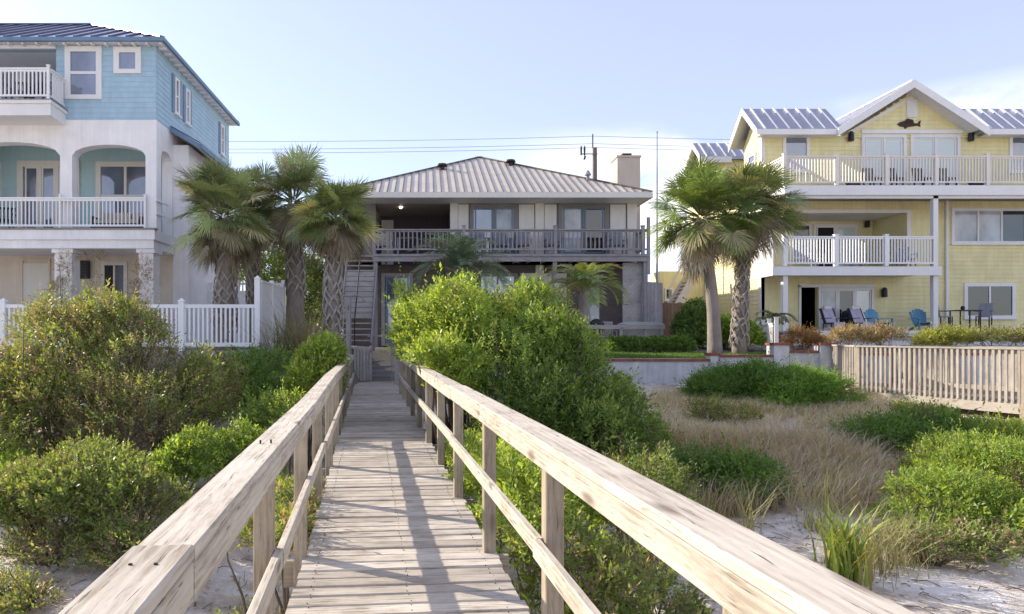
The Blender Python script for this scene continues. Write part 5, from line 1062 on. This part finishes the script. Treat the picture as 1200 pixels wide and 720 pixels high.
# ---- palms
M['stalk']=wood('palm_stalk',(.10,.11,.05),(.22,.23,.10),knots=False,per=.3)
def fan_palm(name,label,px,D,zb,pyc,R_,lean=0,rt=.2,seed=0,group=None,nl=34,nd=14,leafL=1.0,pal=((.10,.15,.045),(.13,.18,.05),(.08,.12,.045)),boot_to=1.0,boot_from=.15,pxb=None):
    rg=np.random.default_rng(seed+500); rr=random.Random(seed)
    xb=X(pxb if pxb else px,D); top=Vector((X(px,D),D,Z(pyc,D)-.25)); t=thing(name,label,'palm tree',(xb,D,zb),group)
    base=Vector((xb,D,zb-.15)); pts=[];rad=[]
    for i in range(9):
        u=i/8; p=base.lerp(top,u)+Vector((math.sin(u*3.1)*lean,math.sin(u*2.2)*lean*.4,0)); pts.append(p); rad.append(rt*(1.12-.25*u+(.25*(1-u)**4)))
    m=MB(); m.tube(pts,rad,12); obj('trunk',m,M['palmbark'],t,True)
    m=MB(); Ht=(top-base).length; nlev=int(Ht/.16)
    for j in range(nlev):
        u=j/nlev
        if u<boot_from or u>boot_to: continue
        i=min(7,int(u*8)); c=pts[i].lerp(pts[i+1],u*8-i); r0=rad[i]
        for q in range(5):
            th=q*2*math.pi/5+(j%2)*math.pi/5+rr.uniform(-.26,.26)
            if rr.random()<.14: continue
            for s in (-1,1):
                a0=th; a1=th+s*rr.uniform(.45,.75)
                p0=c+Vector((math.cos(a0)*(r0+.045),math.sin(a0)*(r0+.045),rr.uniform(.2,.36))); pm=c+Vector((math.cos((a0+a1)/2)*(r0+.05),math.sin((a0+a1)/2)*(r0+.05),.14)); p1=c+Vector((math.cos(a1)*(r0+.01),math.sin(a1)*(r0+.01),0))
                bw_=rr.uniform(.03,.065); m.beam(p1,pm,bw_,.025,up=(math.cos(th),math.sin(th),0)); m.beam(pm,p0,bw_,.03,up=(math.cos(th),math.sin(th),0),taper=.7)
    if m.v: obj('leaf_bases',m,M['boot'],t)
    VV=[];TT=[];QQ=[];CC=[]; nb=0; pet=MB(); dead=[]
    def leaf(az,el,pl,Lf,col,droop,store):
        nonlocal nb
        d=np.array([math.cos(az)*math.cos(el),math.sin(az)*math.cos(el),math.sin(el)])
        o=np.array(top)+np.array([math.cos(az)*.08,math.sin(az)*.08,.1+.25*max(0,math.sin(el))])
        mid=o+d*pl*.55; hub=o+d*pl+np.array([0,0,-.10*pl*(1-abs(math.sin(el)))-droop*.25*pl])
        pet.tube([tuple(o),tuple(mid),tuple(hub)],[.022,.016,.010],4,False)
        dd=hub-mid; dd/=np.linalg.norm(dd); side=np.cross(dd,[0,0,1.]); nn=np.linalg.norm(side); side=side/nn if nn>.05 else np.array([math.sin(az),-math.cos(az),0]); nr=np.cross(side,dd)
        roll=rg.normal()*.35; side,nr=side*math.cos(roll)+nr*math.sin(roll),nr*math.cos(roll)-side*math.sin(roll)
        ns=56
        for a in np.linspace(-1.9,1.9,ns):
            a2=a+rg.normal()*.03; dv=dd*math.cos(a2)+side*math.sin(a2); L_=Lf*(.62+.38*math.cos(a2*.75))*rg.uniform(.85,1.1)
            dv=dv+nr*(.22*abs(math.sin(a2*.9)))    # costapalmate fold
            dv/=np.linalg.norm(dv); w=.030*Lf/1.0; sv=np.cross(dv,nr); sv/=np.linalg.norm(sv)+1e-6
            g=np.array([0,0,-1.]); fold=nr*(.012 if rg.random()<.5 else -.012)
            b0=hub+dv*.03; m1=hub+dv*L_*.45+g*.03*L_+fold; m2=hub+dv*L_*.75+g*(.10+.12*droop)*L_*rg.uniform(.6,1.4); tip=hub+dv*L_*.97+g*(.13+.28*droop)*L_*rg.uniform(.5,1.5)
            store[0]+= [b0-sv*w*.12,b0+sv*w*.12,m1-sv*w*.6,m1+sv*w*.6,m2-sv*w*.42,m2+sv*w*.42,tip]
            n0=store[3]; store[1]+= [(n0,n0+1,n0+3,n0+2),(n0+2,n0+3,n0+5,n0+4)]; store[2]+= [(n0+4,n0+5,n0+6)]; store[3]+=7
            cc=np.array(col)*rg.uniform(.8,1.2); store[4]+= [cc]*6+[cc*.9+np.array([.05,.035,.015])]
    st=[[],[],[],0,[]]
    for i in range(nl):
        el=R(rg.uniform(-32,72)) if i>7 else R(rg.uniform(50,85)); az=i*2.39996+rg.uniform(-.3,.3)
        col=np.array(pal[rg.integers(len(pal))])*rg.uniform(1.3,2.2)
        if rg.random()<.16: col=col*1.7+np.array((.05,.04,.02))
        if el<R(-5) and rg.random()<.5: col=np.array((.33,.30,.17) if rg.random()<.6 else (.30,.25,.19))
        leaf(az,el,(R_-leafL*.75)*rg.uniform(.3,1.12),leafL*rg.uniform(.8,1.1),col,.3+.5*max(0,-math.sin(el)),st)
    np_mesh('crown',st[0],st[1],st[2],np.array(st[4]),M['palmleaf'],t)
    sd_=[[],[],[],0,[]]
    for i in range(nd):
        leaf(i*2.39996+rg.uniform(0,2),R(rg.uniform(-84,-35)),(R_-leafL*.8)*rg.uniform(.3,1.0),leafL*rg.uniform(.5,.9),np.array(((.36,.31,.25),(.30,.25,.19),(.42,.38,.31))[rg.integers(3)]),.9,sd_)
    np_mesh('dead_fronds',sd_[0],sd_[1],sd_[2],np.array(sd_[4]),M['palmleaf'],t)
    obj('leaf_stalks',pet,M['stalk'],t); return t
GP=((.13,.165,.075),(.16,.19,.085),(.11,.14,.065),(.20,.19,.11)); GP2=((.15,.19,.075),(.19,.22,.085),(.12,.155,.06),(.22,.21,.11))
gp='cabbage palms left of the boardwalk'
fan_palm('palm_tree','leftmost cabbage palm with thick criss cross trunk before blue house',262,19,1.2,250,1.62,.05,.26,1,gp,nl=70,leafL=.82,nd=22,pal=GP)
fan_palm('palm_tree','slim shaded palm behind the leftmost cabbage palm',299,21.5,1.2,240,1.35,-.05,.17,2,gp,nl=40,leafL=.75,nd=18,pal=GP,boot_from=.3)
fan_palm('palm_tree','tallest cabbage palm of the left group, behind white corner post',344,20.4,1.0,234,1.55,.06,.25,3,gp,nl=68,leafL=.82,nd=24,pal=GP,boot_from=.4)
fan_palm('palm_tree','cabbage palm nearest the boardwalk and wooden stairs',393,17.8,.9,254,1.22,-.04,.20,4,gp,nl=64,leafL=.72,nd=22,pal=GP2,boot_from=.05,pxb=391)
gp='twin palms behind the sea wall'
fan_palm('palm_tree','left of twin palms behind sea wall, with smooth grey trunk',822,20.2,.95,252,1.75,.12,.17,5,gp,nl=82,leafL=.82,nd=20,pal=((.13,.18,.055),(.17,.22,.065),(.10,.14,.05)),boot_from=.82,pxb=838)
fan_palm('palm_tree','right of twin palms behind sea wall, with pale knobbly trunk',876,20.9,.95,246,1.75,-.06,.17,6,gp,nl=80,leafL=.82,nd=24,pal=((.10,.14,.05),(.13,.165,.06),(.16,.16,.08)),boot_from=.1,pxb=866)
def feather_palm(name,label,px,D,zb,pyc,Lf,nl,seed,pal,trunk_r=.14,arch=.9,elr=(5,80)):
    rg=np.random.default_rng(seed+900); top=np.array([X(px,D),D,Z(pyc,D)]); t=thing(name,label,'palm tree',(top[0],D,zb))
    m=MB(); m.tube([(top[0],D,zb-.1),(top[0]+.02,D,(zb+top[2])/2),tuple(top)],[trunk_r*1.2,trunk_r,trunk_r*.9],10); obj('trunk',m,M['palmbark'],t,True)
    V=[];Q=[];T=[];C=[]; n0=0; ra=MB()
    for i in range(nl):
        az=i*2.39996+rg.uniform(-.3,.3); el=R(rg.uniform(*elr)); L=Lf*rg.uniform(.8,1.1); col=np.array(pal[rg.integers(len(pal))])*rg.uniform(.8,1.2)
        h=np.array([math.cos(az),math.sin(az),0]); pts=[]; p=top.copy(); e=el
        for s in range(11): pts.append(p.copy()); p=p+(h*math.cos(e)+np.array([0,0,math.sin(e)]))*L/10; e-=arch*.16*(1+s*.12)
        ra.tube([tuple(q) for q in pts],[.018-.0014*k for k in range(11)],4,False); sd=np.array([-h[1],h[0],0])
        for s in np.linspace(.15,.99,30):
            k=min(9,int(s*10)); c=pts[k]+(pts[k+1]-pts[k])*(s*10-k); tg=pts[k+1]-pts[k]; tg/=np.linalg.norm(tg); up=np.cross(sd,tg); up*=np.sign(up[2]+1e-6)
            ll=.42*Lf*(1-.75*abs(s-.35))*rg.uniform(.85,1.1)*.75
            for sg in (-1,1):
                d=sd*sg*.75+tg*.62+up*.38; d/=np.linalg.norm(d); w=np.cross(d,up); w/=np.linalg.norm(w); w*=.014
                mid=c+d*ll*.5; tip=c+d*ll+np.array([0,0,-.22*ll]); V+= [c-w*.6,c+w*.6,mid-w,mid+w,tip]; Q.append((n0,n0+1,n0+3,n0+2)); T.append((n0+2,n0+3,n0+4)); n0+=5; cc=col*rg.uniform(.85,1.15); C+= [cc]*5
    np_mesh('crown',V,Q,T,np.array(C),M['palmleaf'],t); obj('leaf_stalks',ra,M['post'],t); return t
feather_palm('palm_tree','blue green feather palm arching before the wooden deck, behind bright shrub',541,19.5,.3,322,1.7,44,1,((.22,.29,.21),(.27,.34,.26),(.18,.25,.17)),.2,.75,(20,85))
feather_palm('palm_tree','small arching feather palm with yellow fronds before the patio',683,20.0,.4,345,1.5,26,2,((.26,.31,.10),(.34,.34,.12),(.20,.28,.10)),.13,.85,(25,85))
feather_palm('palm_tree','tiny thin palm by the yellow house porch column',905,25.5,1.2,378,.95,9,3,((.12,.17,.06),(.15,.2,.07)),.05,1.0,(20,80))

# ---- grasses
def blades(P,h,w,lean,pal,rg,nseg=3):
    n=len(P); az=rg.uniform(0,6.283,n); ln=lean*rg.uniform(.3,1.3,n); h=h*rg.uniform(.55,1.2,n); d=np.stack([np.cos(az),np.sin(az),np.zeros(n)],1); s=np.stack([-np.sin(az+.6),np.cos(az+.6),np.zeros(n)],1)
    V=[]; 
    for i,(t,ww) in enumerate(((0,1),(.4,.9),(.75,.6))):
        c=P+d*(ln*h*t**2)[:,None]; c[:,2]+=h*t*(1-.12*ln*t); V+= [c-s*(w*ww*.5),c+s*(w*ww*.5)]
    c=P+d*(ln*h)[:,None]; c[:,2]+=h*(1-.3*ln); V.append(c)
    V=np.stack(V,1).reshape(-1,3); o=np.arange(n)[:,None]*7; Q=np.concatenate([o+np.array([[0,1,3,2]]),o+np.array([[2,3,5,4]])]); T=o+np.array([[4,5,6]])
    pal=np.array(pal); col=np.repeat(pal[rg.integers(len(pal),size=n)]*rg.uniform(.75,1.25,(n,1)),7,0); return V,Q,T,col
def field(n,xf,yr,seed,gap=0.0,tuf=0):
    rg=np.random.default_rng(seed); y=rg.uniform(*yr,n); x=xf(y,rg.random(n))
    if tuf:
        m_=n//tuf; q=rg.integers(m_,size=n); y=y[:m_][q]+rg.normal(scale=.05,size=n); x=x[:m_][q]+rg.normal(scale=.05,size=n)
    k=wob(x*1.3+seed,y*1.3)+rg.normal(scale=.35,size=n); ok=k>gap; x,y=x[ok],y[ok]; return np.stack([x,y,ground_h(x,y)-.01],1),rg
DRY=((.70,.61,.46),(.60,.51,.37),(.78,.69,.54),(.50,.42,.31),(.50,.49,.27))
P,rg=field(42000,lambda y,u:y*(.32+.38*u),(9.8,17.8),1,-.5,16)
V,Q,T,c=blades(P,.28,.010,.9,DRY,rg); g=np_mesh('dry_grass',V,Q,T,c,M['grass']); tag(g,'tan dry grass covering the dune slope right of the thicket','grass',kind='stuff')
P,rg=field(11000,lambda y,u:y*(.36+.30*u),(9.2,12.2),2,-.2,14)
V,Q,T,c=blades(P,.55,.010,.8,((.60,.49,.36),(.54,.42,.31),(.66,.55,.43),(.46,.42,.25)),rg); g=np_mesh('tall_dry_grass',V,Q,T,c,M['grass']); tag(g,'taller pinkish dry grass at front of the dune slope','grass',kind='stuff')
P,rg=field(9000,lambda y,u:-7+19*u,(3.5,9.5),3,.45,12)
V,Q,T,c=blades(P,.14,.007,1.0,DRY+((.16,.2,.06),),rg); g=np_mesh('sparse_grass',V,Q,T,c,M['grass']); tag(g,'short sparse grass and litter on the near sand','grass',kind='stuff')
P,rg=field(14000,lambda y,u:-11+16*u,(9.5,17.0),4,.0)
V,Q,T,c=blades(P,.22,.009,.9,DRY[:3]+((.14,.18,.05),(.11,.15,.05)),rg); g=np_mesh('under_grass',V,Q,T,c,M['grass']); tag(g,'mixed grass and weeds growing under the shrubs','grass',kind='stuff')
P,rg=field(16000,lambda y,u:5.3+7.0*u,(19.8,21.3),5,-9)
V,Q,T,c=blades(P,.10,.012,.5,((.14,.24,.05),(.18,.28,.06),(.11,.2,.04)),rg); g=np_mesh('lawn_grass',V,Q,T,c,M['grass']); tag(g,'strip of mown green lawn behind the sea wall cap','grass',kind='stuff')
# litter: twigs on sand
rg=np.random.default_rng(77); mb=MB()
for i in range(420):
    y=rg.uniform(4.5,9.5); x=rg.uniform(-6,6) if i%2 else rg.uniform(2.2,7); z=float(ground_h(x,y)); a=rg.uniform(0,6.28); l=rg.uniform(.06,.3); mb.tube([(x,y,z+.005),(x+math.cos(a)*l*.5,y+math.sin(a)*l*.5,z+.025),(x+math.cos(a+.3)*l,y+math.sin(a+.3)*l,z+.008)],.004,4,False)
tag(obj('twig_litter',mb,M['bark'],None),'brown twig litter scattered on the near sand','litter',kind='stuff')
def tuft(name,label,px,py,D,n,h,w,lean,pal,spread,seed,cat='grass'):
    rg=np.random.default_rng(seed); x0,y0=X(px,D),D; z=float(ground_h(x0,y0)); t=thing(name,label,cat,(x0,y0,z)); P=np.stack([x0+rg.normal(scale=spread,size=n),y0+rg.normal(scale=spread,size=n),np.full(n,z)],1); P[:,2]=ground_h(P[:,0],P[:,1])-.02
    V,Q,T,c=blades(P,h,w,lean,pal,rg); np_mesh('blades',V,Q,T,c,M['palmleaf' if w>.02 else 'grass'],t); return t
tuft('yucca','spiky green yucca with yellowing blades on the sand at lower right','','',6.3,70,.62,.034,.55,((.20,.27,.05),(.16,.24,.05),(.28,.29,.06),(.36,.27,.06)),.10,1,'yucca') if False else None
def yucca():
    D=7.25; t=tuft('yucca','spiky green yucca with yellowing blades on the sand at lower right',990,0,D,120,.78,.026,.5,((.25,.35,.07),(.21,.31,.065),(.30,.36,.08),(.36,.32,.09)),.11,1,'yucca')
yucca()
SO=((.34,.33,.14),(.28,.29,.12),(.38,.33,.2))
tuft('sea_oats','thin sea oats tuft on sand, nearest the handrail',875,0,8.2,45,.75,.009,.6,SO,.07,2); tuft('sea_oats','thin sea oats tuft standing in the dry grass, left of the other',832,0,8.8,40,.7,.009,.7,SO,.08,3)
tuft('sea_oats','bushy pale grass tuft just behind the yucca',1010,0,7.4,150,.75,.010,.7,SO,.16,4); tuft('sea_oats','tall pale grass clump beside the mounded shrub and yucca',1048,0,7.6,150,.7,.010,.75,SO,.18,5)
tuft('sea_oats','tall wispy grass tuft above the yucca in dry grass',955,0,8.6,60,.95,.010,.7,SO,.1,6)
PG=((.20,.20,.10),(.15,.17,.085),(.30,.25,.16))
tuft('ornamental_grass','large arching ornamental grass beside tall white fence panel',340,0,17.2,420,1.5,.014,.75,PG,.28,7); tuft('ornamental_grass','straw coloured pampas grass before the nearest left palm',366,0,17.0,260,1.75,.014,.55,((.40,.31,.19),(.34,.26,.15),(.24,.22,.11)),.2,8)
tuft('ornamental_grass','dark arching grass clump at end of the bulkhead',322,0,16.9,260,.9,.014,.9,((.13,.15,.08),(.10,.12,.06)),.25,9)
tuft('dry_grass_plant','dry brown grass standing behind left sea wall pillar',917,0,20.6,140,.8,.012,.5,((.30,.20,.13),(.36,.27,.18)),.14,10)
SC.cycles.use_denoising=True; SC.cycles.denoiser='OPENIMAGEDENOISE'

# ---- far wood beyond the street
rg=np.random.default_rng(5); n=26000; xx=rg.uniform(-160,170,n); yy=rg.uniform(85,110,n); hh=3.5+2.2*np.abs(np.sin(xx*.11)+.6*np.sin(xx*.31+1)); zz=1+hh*rg.random(n)**.7
P=np.stack([xx,yy,zz],1); D_=unit(rg.normal(size=(n,3))); N_=unit(rg.normal(size=(n,3))); N_=unit(N_-D_*np.sum(N_*D_,1,keepdims=True)); L_=rg.uniform(.7,1.5,n)
V,Q=leaf_quads(P,D_,N_,L_,L_*.6); c=np.repeat(np.array(((.10,.14,.05),(.13,.17,.06),(.08,.11,.045)))[rg.integers(3,size=n)]*rg.uniform(.8,1.3,(n,1)),4,0)
g=np_mesh('far_wood',V,Q,col=c,mat=M['leaf']); tag(g,'far low wood beyond the street behind the houses','wood',kind='stuff')

# dead leaves and debris lying on the sand
rg=np.random.default_rng(9); n=15000; yy=rg.uniform(3.5,12,n); xx=rg.uniform(-8,9,n); k=wob(xx*2.2+3,yy*2.2)+rg.normal(scale=.5,size=n)>.25; xx,yy=xx[k],yy[k]; n=len(xx)
P=np.stack([xx,yy,ground_h(xx,yy)+rg.uniform(.004,.02,n)],1); az=rg.uniform(0,6.28,n); D_=np.stack([np.cos(az),np.sin(az),rg.normal(scale=.2,size=n)],1); D_=unit(D_); N_=unit(np.stack([rg.normal(scale=.3,size=n),rg.normal(scale=.3,size=n),np.ones(n)],1)); L_=rg.uniform(.02,.07,n)
V,Q=leaf_quads(P,D_,N_,L_,L_*.4); c=np.repeat(np.array(((.30,.22,.14),(.40,.31,.2),(.22,.16,.11),(.46,.38,.27)))[rg.integers(4,size=n)]*rg.uniform(.7,1.2,(n,1)),4,0)
g=np_mesh('leaf_litter',V,Q,col=c,mat=M['grass']); tag(g,'dead brown leaf litter lying in drifts on the sand','litter',kind='stuff')
